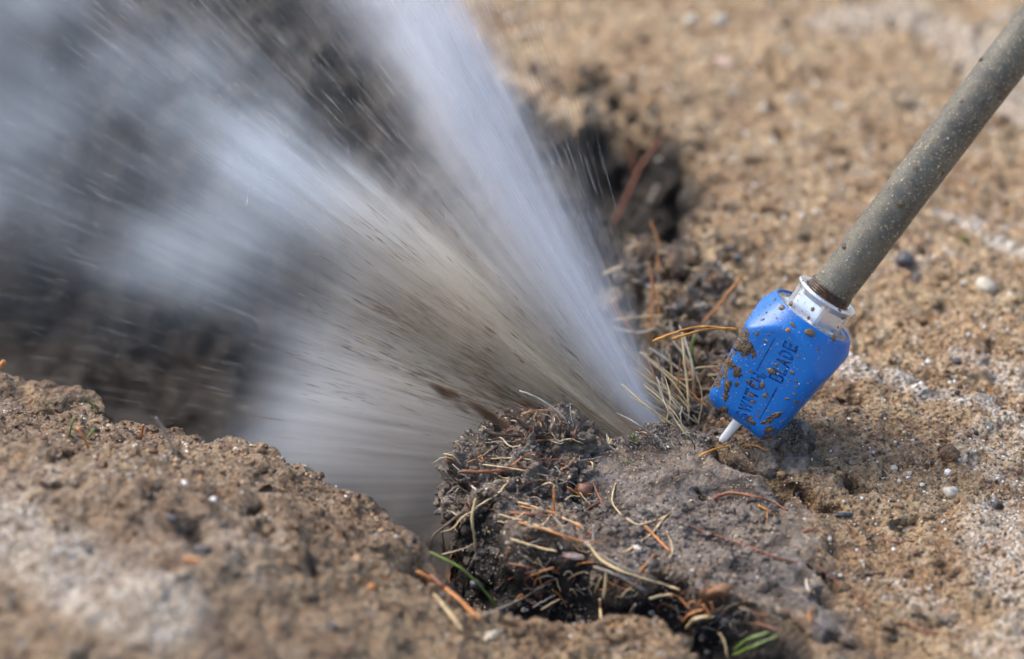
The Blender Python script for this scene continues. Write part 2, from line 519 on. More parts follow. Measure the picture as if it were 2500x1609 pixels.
# ------------------------------------------------------------------ clods
def lump(name, parts, mat, seed, voxel=0.0009, a1=0.0035, a2=0.0016, a3=0.0007, wet=1.0, deep=0.0, parent=None):
    """parts: (centre, (rx, ry, rz)) ellipsoids, fused and crumbled"""
    bm = bmesh.new()
    for c, rr in parts:
        mat4 = Matrix.Translation(c) @ Matrix.Rotation(random.uniform(0, 3), 4, 'Z') @ Matrix.Diagonal((*rr, 1))
        bmesh.ops.create_icosphere(bm, subdivisions=3, radius=1, matrix=mat4)
    me = bpy.data.meshes.new(name)
    bm.to_mesh(me)
    bm.free()
    o = bpy.data.objects.new(name, me)
    COL.objects.link(o)
    rm = o.modifiers.new('r', 'REMESH')
    rm.mode = 'VOXEL'
    rm.voxel_size = voxel
    dg = bpy.context.evaluated_depsgraph_get()
    me2 = bpy.data.meshes.new_from_object(o.evaluated_get(dg))
    o.modifiers.clear()
    o.data = me2
    bpy.data.meshes.remove(me)
    me2.name = name
    n = len(me2.vertices)
    co = np.empty(n * 3, np.float32)
    me2.vertices.foreach_get('co', co)
    co = co.reshape(-1, 3)
    nr = np.empty(n * 3, np.float32)
    me2.vertices.foreach_get('normal', nr)
    nr = nr.reshape(-1, 3)
    d = a1 * noise(co / 0.013, seed) + a2 * noise(co / 0.005, seed + 1) + a3 * noise(co / 0.0022, seed + 2)
    d -= a2 * 1.6 * sm(0.25, 0.7, noise(co / 0.009, seed + 3))
    co = co + nr * d[:, None]
    me2.vertices.foreach_set('co', co.ravel())
    me2.polygons.foreach_set('use_smooth', [True] * len(me2.polygons))
    me2.update()
    me2.materials.clear()
    me2.materials.append(mat)
    wetv = np.clip(wet + 0.25 * noise(co / 0.01, seed + 5), 0, 1)
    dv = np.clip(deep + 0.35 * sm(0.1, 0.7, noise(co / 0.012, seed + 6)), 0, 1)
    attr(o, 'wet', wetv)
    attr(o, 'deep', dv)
    attr(o, 'pale', np.zeros(n))
    if parent:
        o.parent = parent
    # put the origin at the thing's base
    c = co.mean(0)
    c[2] = co[:, 2].min()
    me2.transform(Matrix.Translation(-Vector(c.tolist())))
    o.location = Vector(c.tolist())
    return o


def E(px, py, z, rx, ry, rz):
    return (G(px, py, z), (rx, ry, rz))


CL = []
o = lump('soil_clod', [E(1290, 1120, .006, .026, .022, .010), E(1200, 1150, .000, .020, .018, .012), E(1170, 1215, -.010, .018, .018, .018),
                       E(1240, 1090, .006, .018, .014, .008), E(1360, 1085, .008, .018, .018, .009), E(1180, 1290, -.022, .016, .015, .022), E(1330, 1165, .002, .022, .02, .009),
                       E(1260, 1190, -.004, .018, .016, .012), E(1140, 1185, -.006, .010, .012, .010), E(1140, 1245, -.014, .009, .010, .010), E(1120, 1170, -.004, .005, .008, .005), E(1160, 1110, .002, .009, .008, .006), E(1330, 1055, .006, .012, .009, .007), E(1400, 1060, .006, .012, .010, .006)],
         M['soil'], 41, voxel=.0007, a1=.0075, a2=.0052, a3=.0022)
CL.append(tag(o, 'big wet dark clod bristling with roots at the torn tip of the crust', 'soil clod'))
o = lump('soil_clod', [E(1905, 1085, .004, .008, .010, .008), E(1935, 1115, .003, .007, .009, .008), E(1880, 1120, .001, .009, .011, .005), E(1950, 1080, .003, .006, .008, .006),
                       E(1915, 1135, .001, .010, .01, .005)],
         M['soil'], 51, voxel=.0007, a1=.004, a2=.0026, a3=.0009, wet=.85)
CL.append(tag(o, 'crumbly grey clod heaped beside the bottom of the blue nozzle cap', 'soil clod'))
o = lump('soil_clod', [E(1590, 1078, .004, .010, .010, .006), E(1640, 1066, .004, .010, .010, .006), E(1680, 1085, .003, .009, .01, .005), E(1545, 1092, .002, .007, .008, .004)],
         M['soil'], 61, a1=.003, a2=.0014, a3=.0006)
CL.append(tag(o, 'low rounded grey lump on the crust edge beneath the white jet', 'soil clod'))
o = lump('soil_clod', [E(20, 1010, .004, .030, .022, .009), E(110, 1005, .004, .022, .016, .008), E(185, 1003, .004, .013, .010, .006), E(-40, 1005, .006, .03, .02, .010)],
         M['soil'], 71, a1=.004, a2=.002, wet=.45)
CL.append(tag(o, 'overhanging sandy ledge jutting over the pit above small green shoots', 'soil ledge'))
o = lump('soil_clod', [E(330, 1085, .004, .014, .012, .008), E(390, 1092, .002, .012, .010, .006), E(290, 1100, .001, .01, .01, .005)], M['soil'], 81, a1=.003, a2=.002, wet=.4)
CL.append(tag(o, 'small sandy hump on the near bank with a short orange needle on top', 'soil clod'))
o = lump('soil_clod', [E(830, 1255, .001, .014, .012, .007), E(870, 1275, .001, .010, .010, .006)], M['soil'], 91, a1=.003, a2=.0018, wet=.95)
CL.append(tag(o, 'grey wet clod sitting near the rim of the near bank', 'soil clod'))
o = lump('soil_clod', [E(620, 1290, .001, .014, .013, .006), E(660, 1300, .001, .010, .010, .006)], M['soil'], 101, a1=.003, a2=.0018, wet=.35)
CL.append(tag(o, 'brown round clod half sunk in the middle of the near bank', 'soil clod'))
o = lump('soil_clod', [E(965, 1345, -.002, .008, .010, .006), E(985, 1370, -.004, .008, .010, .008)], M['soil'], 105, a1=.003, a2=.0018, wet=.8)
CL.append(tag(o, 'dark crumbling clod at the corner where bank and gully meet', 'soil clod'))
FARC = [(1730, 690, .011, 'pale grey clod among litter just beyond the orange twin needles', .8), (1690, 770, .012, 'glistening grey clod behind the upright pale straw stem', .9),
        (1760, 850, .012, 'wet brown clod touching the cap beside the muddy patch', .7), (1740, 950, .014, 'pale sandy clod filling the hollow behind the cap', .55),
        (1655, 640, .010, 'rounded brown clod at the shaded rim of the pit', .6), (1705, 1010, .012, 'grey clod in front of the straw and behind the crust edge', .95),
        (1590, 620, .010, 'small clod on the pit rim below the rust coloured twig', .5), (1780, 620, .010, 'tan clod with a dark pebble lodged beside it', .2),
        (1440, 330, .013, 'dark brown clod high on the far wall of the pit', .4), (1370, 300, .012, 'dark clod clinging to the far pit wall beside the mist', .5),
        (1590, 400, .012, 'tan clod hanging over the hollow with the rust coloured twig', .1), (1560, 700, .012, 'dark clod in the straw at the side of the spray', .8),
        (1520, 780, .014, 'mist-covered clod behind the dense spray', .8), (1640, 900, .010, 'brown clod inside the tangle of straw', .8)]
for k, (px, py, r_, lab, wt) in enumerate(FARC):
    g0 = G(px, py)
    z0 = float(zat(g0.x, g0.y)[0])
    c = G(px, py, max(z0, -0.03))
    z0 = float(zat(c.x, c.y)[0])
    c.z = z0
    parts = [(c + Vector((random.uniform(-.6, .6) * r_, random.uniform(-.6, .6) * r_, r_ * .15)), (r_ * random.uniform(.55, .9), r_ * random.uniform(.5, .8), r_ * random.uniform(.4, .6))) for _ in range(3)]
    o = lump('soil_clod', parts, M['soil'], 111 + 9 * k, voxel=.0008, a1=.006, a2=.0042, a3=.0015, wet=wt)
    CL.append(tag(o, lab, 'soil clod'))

# surface tree for laying things down
sub = 3
si = np.arange(0, ny, sub)
sj = np.arange(0, nx, sub)
cs = co.reshape(ny, nx, 3)[np.ix_(si, sj)]
ny2, nx2 = cs.shape[:2]
i2 = (np.arange(ny2 - 1)[:, None] * nx2 + np.arange(nx2 - 1)[None, :]).ravel()
q2 = np.stack([i2, i2 + 1, i2 + 1 + nx2, i2 + nx2], 1)
vs = cs.reshape(-1, 3).tolist()
fs = q2.tolist()
for o in CL:
    b = len(vs)
    L = o.location
    vs += [[v.co.x + L.x, v.co.y + L.y, v.co.z + L.z] for v in o.data.vertices]
    fs += [[i + b for i in p.vertices] for p in o.data.polygons]
TREE = BVHTree.FromPolygons(vs, fs)


def hit(px, py):
    """the surface point seen at a pixel, and its normal"""
    d = ray(px, py).normalized()
    loc, nor, i, dist = TREE.ray_cast(CAM, d)
    return loc, nor


def lay(px, py, lift=0.0):
    loc, nor = hit(px, py)
    return loc + Vector((0, 0, lift)) - ray(px, py).normalized() * 0.0003


def spline(pts, n=6):
    out = []
    p = [pts[0] * 2 - pts[1]] + pts + [pts[-1] * 2 - pts[-2]]
    for i in range(1, len(p) - 2):
        for k in range(n):
            t_ = k / n
            a, b, c_, d = p[i - 1], p[i], p[i + 1], p[i + 2]
            out.append(0.5 * ((2 * b) + (c_ - a) * t_ + (2 * a - 5 * b + 4 * c_ - d) * t_ ** 2 + (3 * b - a - 3 * c_ + d) * t_ ** 3))
    out.append(pts[-1])
    return out


def tube_mesh(pts, r0, r1, ns=6, flat=1.0, jit=0.0):
    V, Fc = [], []
    n = len(pts)
    up = Vector((0.13, -0.4, 1)).normalized()
    for i, p in enumerate(pts):
        tg = (pts[min(i + 1, n - 1)] - pts[max(i - 1, 0)]).normalized()
        s = tg.cross(up)
        if s.length < 1e-4:
            s = Vector((1, 0, 0))
        s.normalize()
        u = s.cross(tg)
        f = i / (n - 1)
        r_ = r0 + (r1 - r0) * f
        r_ *= (1 + jit * random.uniform(-1, 1))
        if i == 0 or i == n - 1:
            r_ *= 0.55
        for k in range(ns):
            a = 2 * math.pi * k / ns
            V.append(p + s * (math.cos(a) * r_) + u * (math.sin(a) * r_ * flat))
    for i in range(n - 1):
        for k in range(ns):
            a, b = i * ns + k, i * ns + (k + 1) % ns
            Fc.append((a, b, b + ns, a + ns))
    Fc.append(tuple(range(ns))[::-1])
    Fc.append(tuple(range((n - 1) * ns, n * ns)))
    return V, Fc


def strand(name, pts, r0, r1, mat, parent=None, flat=1.0, jit=0.10, wob=0.00008, n=6):
    """pts: world points -> one tapering stem with its origin at its first point"""
    pts = [Vector(p) for p in pts]
    if len(pts) == 2:
        pts = [pts[0], pts[0].lerp(pts[1], .5), pts[1]]
    sp = spline(pts, n)
    for i in range(1, len(sp) - 1):
        sp[i] = sp[i] + Vector((random.gauss(0, wob), random.gauss(0, wob), random.gauss(0, wob)))
    o0 = sp[0].copy()
    V, Fc = tube_mesh([p - o0 for p in sp], r0, r1, 6, flat, jit)
    o = link(name, V, Fc, mat, parent)
    o.location = o0
    return o


PXM = 1 / 5.4e3          # metres per pixel at the nozzle


def litter(kind, cat, label, mat, pts, w0, w1=None, group=None, flat=1.0, free=None, dep=None, **kw):
    """pts: (px, py, lift above the surface in mm); w in pixels of the photograph. free: stays at the depth of its foot (a stem standing clear)"""
    w1 = w0 * .6 if w1 is None else w1
    wp = []
    for q in pts:
        px, py = q[0], q[1]
        l = (q[2] if len(q) > 2 else 0.6) * .001
        wp.append(lay(px, py, 0) + UPV * 0 + Vector((0, 0, 1)) * l * 0 - ray(px, py).normalized() * l)
    if free is not None:
        f = lay(*pts[free][:2])
        dp = depth_of(f) - 0.001
        wp = [P(q[0], q[1], dp - (q[2] if len(q) > 2 else 0) * .001) for q in pts]
    if dep is not None:
        wp = [P(q[0], q[1], dep - (q[2] if len(q) > 2 else 0) * .001) for q in pts]
    dd = depth_of(wp[0]) / 1.1
    o = strand(kind, wp, w0 * PXM * dd / 2, w1 * PXM * dd / 2, M[mat], flat=flat, **kw)
    return tag(o, label, cat, group)


T = litter
# -- stems on the tip of the big clod
T('straw', 'straw', 'long pale straw arching out over the clod tip into the spray', 'pale', [(1268, 954, 14), (1305, 968, 12), (1342, 990, 8), (1375, 1018, 3), (1398, 1042, 0)], 4, 6, free=4)
T('grass_blade', 'grass blade', 'curled brown grass blade looping at the top of the clod', 'leaf', [(1272, 1012, 6), (1300, 1003, 7), (1335, 1002, 6), (1360, 1010, 4), (1375, 1036, 0)], 8, 4, free=4, flat=.4)
T('straw', 'straw', 'forked tan stem bent over the crest of the clod', 'straw', [(1351, 999, 3), (1389, 989, 8), (1430, 1002, 8), (1460, 1023, 5), (1483, 1046, 2), (1499, 1060, 0)], 7, 6, free=5)
T('twig', 'twig', 'thin kinked brown twig standing off the back of the clod', 'rust', [(1253, 983, 6), (1293, 1005, 5), (1316, 1023, 3), (1328, 1040, 0)], 4, 5, free=3)
T('straw', 'straw', 'short fine straw crossing the forked tan stem', 'straw', [(1420, 985, 4), (1440, 1008, 3), (1468, 1040, 0)], 3, 4, free=2)
T('straw', 'straw', 'short upright straw splinter at the end of the forked stem', 'straw', [(1449, 995, 3), (1468, 1026, 2), (1483, 1055, 0)], 3, 4, free=2)
T('pine_needle', 'pine needle', 'dark pointed needle tip sticking up beside the crest of the clod', 'rust', [(1496, 999, 3), (1482, 1012, 2), (1465, 1035, 0)], 3, 7, free=2)
T('straw', 'straw', 'thin pale loop hanging from the forked tan stem', 'pale', [(1392, 992, 5), (1394, 1015, 4), (1400, 1042, 0)], 2.5, 2.5, free=2)
T('root', 'root', 'thick black root poking out from the clod over the spray', 'root', [(1179, 1049, 3), (1190, 1054, 3), (1214, 1061, 3), (1249, 1064, 1), (1280, 1064, -2)], 10, 8, free=4, jit=.2)
T('root', 'root', 'mud coated root stub leaning on the top of the clod', 'root', [(1249, 1016, 3), (1268, 1028, 2), (1285, 1042, 1), (1305, 1055, -1)], 6, 16, free=3, jit=.25)
T('grass_blade', 'grass blade', 'dark blade curling down the side of the clod tip', 'root', [(1158, 1136, 6), (1182, 1112, 6), (1217, 1088, 4), (1255, 1078, 2), (1313, 1077, 0)], 9, 9, free=4, flat=.5)
T('pine_needle', 'pine needle', 'orange needle lying flat under the crest of the clod', 'needle', [(1308, 1076), (1330, 1074), (1353, 1075)], 5)
T('twig', 'twig', 'fine grey twig pointing sideways out of the clod', 'greystem', [(1185, 1081, 4), (1225, 1078, 3), (1260, 1080, 0)], 3, 5, free=2)
T('root', 'root', 'reddish thick root lying across the clod and jutting out beyond it', 'rust', [(1126, 1150, 6), (1173, 1152, 5), (1240, 1147, 3), (1293, 1136, 1), (1310, 1130, 0)], 10, 8, free=4, jit=.2)
T('root', 'root', 'long pale root strung across the face of the clod', 'straw', [(1179, 1134, 2), (1255, 1145, 2), (1328, 1160, 2), (1395, 1178, 0)], 4, 5)
T('root', 'root', 'short red brown root above the dark cleft of the clod', 'rust', [(1304, 1125, 1), (1342, 1131, 1), (1382, 1134, 0)], 8, 6)
T('straw', 'straw', 'pale straw tucked under the dark curled blade', 'straw', [(1196, 1121, 2), (1240, 1118, 2), (1304, 1123, 0)], 4, 4)
T('straw', 'straw', 'tiny pale straw slanting in the cleft of the clod', 'pale', [(1355, 1138, 1), (1367, 1152, 1), (1376, 1162, 0)], 4, 3)
T('pine_needle', 'pine needle', 'brown needle standing upright above the needle bundle', 'needle', [(1352, 1186, 4), (1353, 1215, 4), (1353, 1252, 1)], 6, 6, free=2)
T('straw', 'straw', 'tall thin straw stem rising in front of the clod tip', 'straw', [(1161, 1216, 10), (1152, 1266, 10), (1158, 1309, 6), (1161, 1352, 0)], 7, 8, free=3)
T('root', 'root', 'tan root running down the shaded flank of the clod', 'straw', [(1120, 1275, 4), (1167, 1236, 2), (1214, 1207, 1), (1237, 1181, 0)], 3, 6)
for k, (pp, mt, w_, lb) in enumerate([
        ([(1240, 1254), (1290, 1255), (1353, 1264)], 'rust', 11, 'thickest red brown needle at the top of the needle bundle'),
        ([(1217, 1256), (1270, 1270), (1330, 1290), (1360, 1302)], 'straw', 5, 'pale needle crossing behind the needle bundle'),
        ([(1264, 1225), (1340, 1250), (1380, 1268), (1425, 1284)], 'straw', 6, 'long straw coloured needle slanting over the needle bundle'),
        ([(1269, 1237), (1310, 1244), (1366, 1254)], 'needle', 7, 'straight orange needle above the thick red brown one'),
        ([(1264, 1274), (1350, 1300), (1427, 1325)], 'needle', 8, 'long orange needle along the lower edge of the bundle'),
        ([(1395, 1257), (1430, 1245), (1457, 1228)], 'rust', 5, 'dark needle rising across the end of the bundle'),
        ([(1372, 1262), (1415, 1285), (1445, 1303)], 'needle', 6, 'orange needle fanning out from the end of the bundle'),
        ([(1322, 1285), (1335, 1270), (1345, 1256)], 'straw', 4, 'short straw piece laid across the bundle'),
        ([(1350, 1262), (1372, 1285), (1378, 1300)], 'greystem', 8, 'bent grey strip hanging from the bundle'),
        ([(1430, 1315), (1448, 1300), (1465, 1285)], 'rust', 5, 'short dark needle just past the end of the bundle')]):
    T('pine_needle', 'pine needle', lb, mt, [(a, b, 2.2) for a, b in pp], w_, w_ * .8, 'bundle of needles on the clod')
T('root', 'root', 'longest dark root dangling from the clod over the spray', 'root', [(1050, 1340, 8), (1060, 1306, 8), (1092, 1281, 5), (1123, 1257, 2), (1150, 1250, -3)], 6, 9, free=4, jit=.2)
T('root', 'root', 'thick dark root hanging straight down under the clod', 'root', [(1085, 1350, 6), (1078, 1310, 6), (1082, 1288, 4), (1110, 1268, 0)], 11, 8, free=3, jit=.2)
T('root', 'root', 'crooked dark root hanging beside the thick straight one', 'root', [(1125, 1340, 6), (1124, 1310, 6), (1112, 1290, 4), (1128, 1265, 0)], 8, 7, free=3, jit=.2)
T('root', 'root', 'fine pale root tip sprouting from the dangling dark roots', 'straw', [(1090, 1250, 6), (1080, 1275, 6), (1068, 1296, 5)], 2, 4, free=2)
T('root', 'root', 'fine tan root looping over the dangling dark roots', 'straw', [(1072, 1300, 6), (1105, 1290, 5), (1130, 1262, 4), (1160, 1245, 0)], 3, 4, free=3)
T('straw', 'straw', 'tan straw crossing under the dangling roots', 'straw', [(1078, 1354, 5), (1125, 1342, 5), (1163, 1325, 3)], 5, 4, free=2)
T('straw', 'straw', 'pinkish grey stub leaning against the tall thin straw', 'greystem', [(1179, 1325, 6), (1160, 1360, 6), (1141, 1396, 0)], 10, 8, free=2)
# -- on the wet crust
T('root', 'root', 'small forked pale root lying in the middle of the crust', 'straw', [(1503, 1178), (1495, 1210), (1498, 1233), (1518, 1258)], 5, 3)
T('root', 'root', 'pale root bowed like a smile on the crust', 'straw', [(1530, 1266), (1559, 1281), (1600, 1270), (1629, 1257), (1653, 1231)], 6, 3)
T('pine_needle', 'pine needle', 'straight orange needle crossing the tan one on the crust', 'needle', [(1574, 1283, 1.5), (1606, 1316, 1.5), (1638, 1348)], 8, 7)
T('pine_needle', 'pine needle', 'long tan needle lying under the straight orange one', 'straw', [(1626, 1260), (1591, 1301), (1524, 1350)], 6, 5)
T('pine_needle', 'pine needle', 'red brown needle beside the reddish pebble on the crust', 'rust', [(1448, 1178, 1.5), (1460, 1207, 1.5), (1476, 1238)], 6, 6)
T('pine_needle', 'pine needle', 'amber needle bridging the crust directly below the nozzle', 'amber', [(1704, 1116, .5), (1725, 1104, 4), (1759, 1093, 7), (1810, 1089, 7), (1846, 1088, 5), (1870, 1099, 1)], 6, 5)
tg_ = bpy.data.objects.new('leaf_stalk', None)
T('leaf_stalk', 'leaf stalk', 'reddish stalk with a knob at one end beside the crack', 'rust', [(1744, 1218, 2), (1762, 1208, 2), (1792, 1203, 3), (1846, 1213, 3), (1890, 1228, 2), (1924, 1246)], 12, 4)
bpy.data.objects.remove(tg_)
T('pine_needle', 'pine needle', 'short orange needle beneath the knobbed stalk', 'amber', [(1851, 1233), (1874, 1247), (1897, 1264)], 7, 5)
T('pine_needle', 'pine needle', 'tiny upright needle touching the short orange one', 'needle', [(1873, 1243), (1873, 1275)], 4, 3)
T('root', 'root', 'long thin brown root running diagonally down the crust', 'rust', [(1657, 1268), (1694, 1288), (1784, 1319), (1850, 1342), (1904, 1364), (1977, 1377)], 4, 6)
T('root', 'root', 'brown root continuing from the crust towards the bottom edge sand', 'rust', [(1995, 1380), (2042, 1420), (2086, 1453), (2129, 1480)], 6, 4)
T('twig', 'twig', 'thin dark tipped twig crossing the brown root', 'root', [(2042, 1415), (2100, 1404), (2162, 1400)], 4, 8)
T('leaf_stalk', 'leaf stalk', 'curved rust coloured stalk alone on the tan sand', 'rust', [(2151, 1314), (2187, 1325), (2231, 1322)], 5, 9)
T('root', 'root', 'fine tan root curling below the small white pebbles', 'greystem', [(2125, 1119), (2165, 1155), (2194, 1199)], 4, 3)
T('root', 'root', 'fine dark red root beside the charcoal flake', 'rust', [(2060, 1275), (2080, 1290), (2091, 1306)], 4, 4)
T('straw', 'straw', 'short cream coloured stem like a grain on grey sand', 'pale', [(1969, 1413), (1970, 1430), (1980, 1447)], 7, 5)
T('pine_needle', 'pine needle', 'stubby orange needle low on the grey sand', 'needle', [(1975, 1491), (1978, 1518)], 7, 6)
T('root', 'root', 'blurred brown root lying on the bottom sand', 'rust', [(2202, 1515), (2245, 1538), (2289, 1547)], 6, 5)
T('pine_needle', 'pine needle', 'faint brown needle beside the long diagonal root', 'rust', [(1691, 1286, .5), (1720, 1300, .5), (1749, 1309)], 3, 3)
T('straw', 'straw', 'short pale splinter standing on the lower crust', 'pale', [(1448, 1283, 3), (1448, 1322, 0)], 6, 6, free=1)
T('pine_needle', 'pine needle', 'blurred orange needle at the crust lower edge', 'needle', [(1599, 1353, 1), (1561, 1397)], 7, 6)
T('root', 'root', 'thin wiry root bent over the lower crust edge', 'straw', [(1627, 1297, 1), (1642, 1341, 2), (1630, 1370, 1), (1617, 1395, 0)], 3, 3)
# -- green
T('grass_blade', 'green blade', 'upper of two bright green needles in the gully', 'green', [(1791, 1588, 5), (1824, 1562, 7), (1882, 1542, 4)], 10, 8, flat=.6)
T('grass_blade', 'green blade', 'lower of two bright green needles in the gully', 'green', [(1788, 1600, 5), (1840, 1578, 7), (1900, 1551, 4)], 10, 8, flat=.6)
T('grass_blade', 'green blade', 'green blade arching where the near bank meets the gully', 'green', [(1047, 1347, 6), (1094, 1369, 9), (1138, 1397, 9), (1180, 1440, 6), (1213, 1482, 2)], 8, 7, flat=.5, dep=1.03)
T('grass_blade', 'green blade', 'bowed green stem hidden behind the straw near the cap', 'green', [(1698, 814, 6), (1688, 854, 6), (1700, 898, 0)], 9, 6, free=2)
T('grass_blade', 'green blade', 'green shoot topping the overhanging sandy ledge', 'green', [(207, 968, 4), (220, 984, 2), (234, 1000, 0)], 4, 7, free=2)
T('grass_blade', 'green blade', 'slim green shoot beneath the overhanging sandy ledge', 'green', [(182, 1018, 4), (174, 1040, 4), (168, 1068, 0)], 7, 6, free=2)
T('grass_blade', 'green blade', 'broad little green leaf leaning out over the pit edge', 'green', [(230, 1046, 5), (220, 1060, 3), (206, 1076, 0)], 14, 6, free=2, flat=.3)
T('pine_needle', 'pine needle', 'orange sprig bent between the two shoots on the bank', 'needle', [(188, 1046, 3), (205, 1068, 3), (216, 1096, 0)], 6, 8, free=2)
T('straw', 'straw', 'grey straw leaning up over the pit from the sandy hump', 'greystem', [(380, 1018, 8), (404, 1058, 4), (434, 1115, 0)], 8, 9, free=2)
T('pine_needle', 'pine needle', 'short orange needle upright on the sandy hump', 'needle', [(350, 1036, 3), (345, 1070, 0)], 8, 7, free=1)
T('straw', 'straw', 'brown stub lying beside the upright orange needle on the hump', 'greystem', [(316, 1048, 3), (336, 1068, 0)], 6, 6, free=1)
T('twig', 'twig', 'blurred orange twig end at the edge of the ledge', 'needle', [(-25, 925, 4), (12, 880, 4)], 12, 14, free=0)
T('straw', 'straw', 'short green grey stalk on top of the sandy ledge', 'greystem', [(12, 912, 4), (40, 950, 0)], 6, 6, free=1)
# -- gully litter
for pp, mt, w_, lb, cat in [
        ([(1015, 1395), (1060, 1418), (1110, 1455), (1172, 1512)], 'needle', 14, 'thick blurred orange needle pointing down into the gully', 'pine needle'),
        ([(1050, 1405), (1094, 1442), (1150, 1486)], 'rust', 13, 'second blurred orange needle beside the thick one', 'pine needle'),
        ([(1103, 1355), (1100, 1395), (1094, 1440)], 'needle', 9, 'pinkish upright needle behind the blurred orange pair', 'pine needle'),
        ([(1060, 1450), (1100, 1500), (1130, 1540)], 'straw', 9, 'soft yellow straw under the blurred orange pair', 'straw'),
        ([(1248, 1316), (1313, 1336), (1360, 1346)], 'straw', 7, 'pale straw bridging the dark cave mouth', 'straw'),
        ([(1241, 1375), (1280, 1383), (1313, 1392)], 'rust', 6, 'reddish needle below the cave mouth', 'pine needle'),
        ([(1182, 1504), (1266, 1466), (1329, 1429)], 'greystem', 9, 'long grey stem rising across the gully', 'stem'),
        ([(1320, 1489), (1345, 1474), (1369, 1462)], 'straw', 6, 'straw piece beside the dark gully hollow', 'straw'),
        ([(1300, 1484), (1330, 1466), (1358, 1452)], 'greystem', 6, 'grey piece parallel to the straw in the gully', 'stem'),
        ([(1295, 1405), (1320, 1396), (1354, 1385)], 'needle', 7, 'orange needle slanting under the pink bark', 'pine needle'),
        ([(1436, 1328), (1470, 1369), (1533, 1400), (1627, 1429), (1660, 1440)], 'straw', 8, 'longest straw of the sheaf draped over the gully', 'straw'),
        ([(1448, 1384), (1500, 1402), (1580, 1444)], 'greystem', 9, 'grey strip along the lower side of the sheaf', 'straw'),
        ([(1460, 1350), (1520, 1385), (1600, 1412)], 'greystem', 7, 'grey upper straw of the draped sheaf', 'straw'),
        ([(1479, 1397), (1477, 1430), (1473, 1462)], 'straw', 8, 'upright straw hanging below the sheaf', 'straw'),
        ([(1464, 1463), (1466, 1490), (1469, 1522)], 'straw', 9, 'upright straw in front of the gully hollow', 'straw'),
        ([(1553, 1475), (1535, 1500)], 'greystem', 9, 'grey stub leaning on the near side of the gully', 'straw'),
        ([(1755, 1545), (1770, 1570), (1776, 1606)], 'straw', 9, 'curved yellow straw next to the bright green needles', 'straw'),
        ([(1585, 1462), (1612, 1455), (1642, 1450)], 'straw', 9, 'orange tipped straw past the sheaf', 'straw'),
        ([(1715, 1475), (1732, 1500), (1726, 1515)], 'needle', 9, 'orange curl of needle below the brown leaf', 'pine needle'),
        ([(1735, 1470), (1742, 1492)], 'needle', 8, 'short orange stub right beside the brown leaf', 'pine needle'),
        ([(1675, 1535), (1700, 1510), (1745, 1505)], 'straw', 12, 'crumpled yellow husk strip in the gully', 'straw'),
        ([(1665, 1520), (1685, 1500), (1718, 1488)], 'needle', 9, 'orange husk strip above the crumpled yellow one', 'straw'),
        ([(1845, 1520), (1880, 1532), (1905, 1540)], 'rust', 7, 'brown sliver just above the bright green needles', 'twig')]:
    nm = {'pine needle': 'pine_needle', 'straw': 'straw', 'stem': 'straw', 'twig': 'twig'}[cat]
    T(nm, cat, lb, mt, [(a, b, 4) for a, b in pp], w_, w_ * .75)
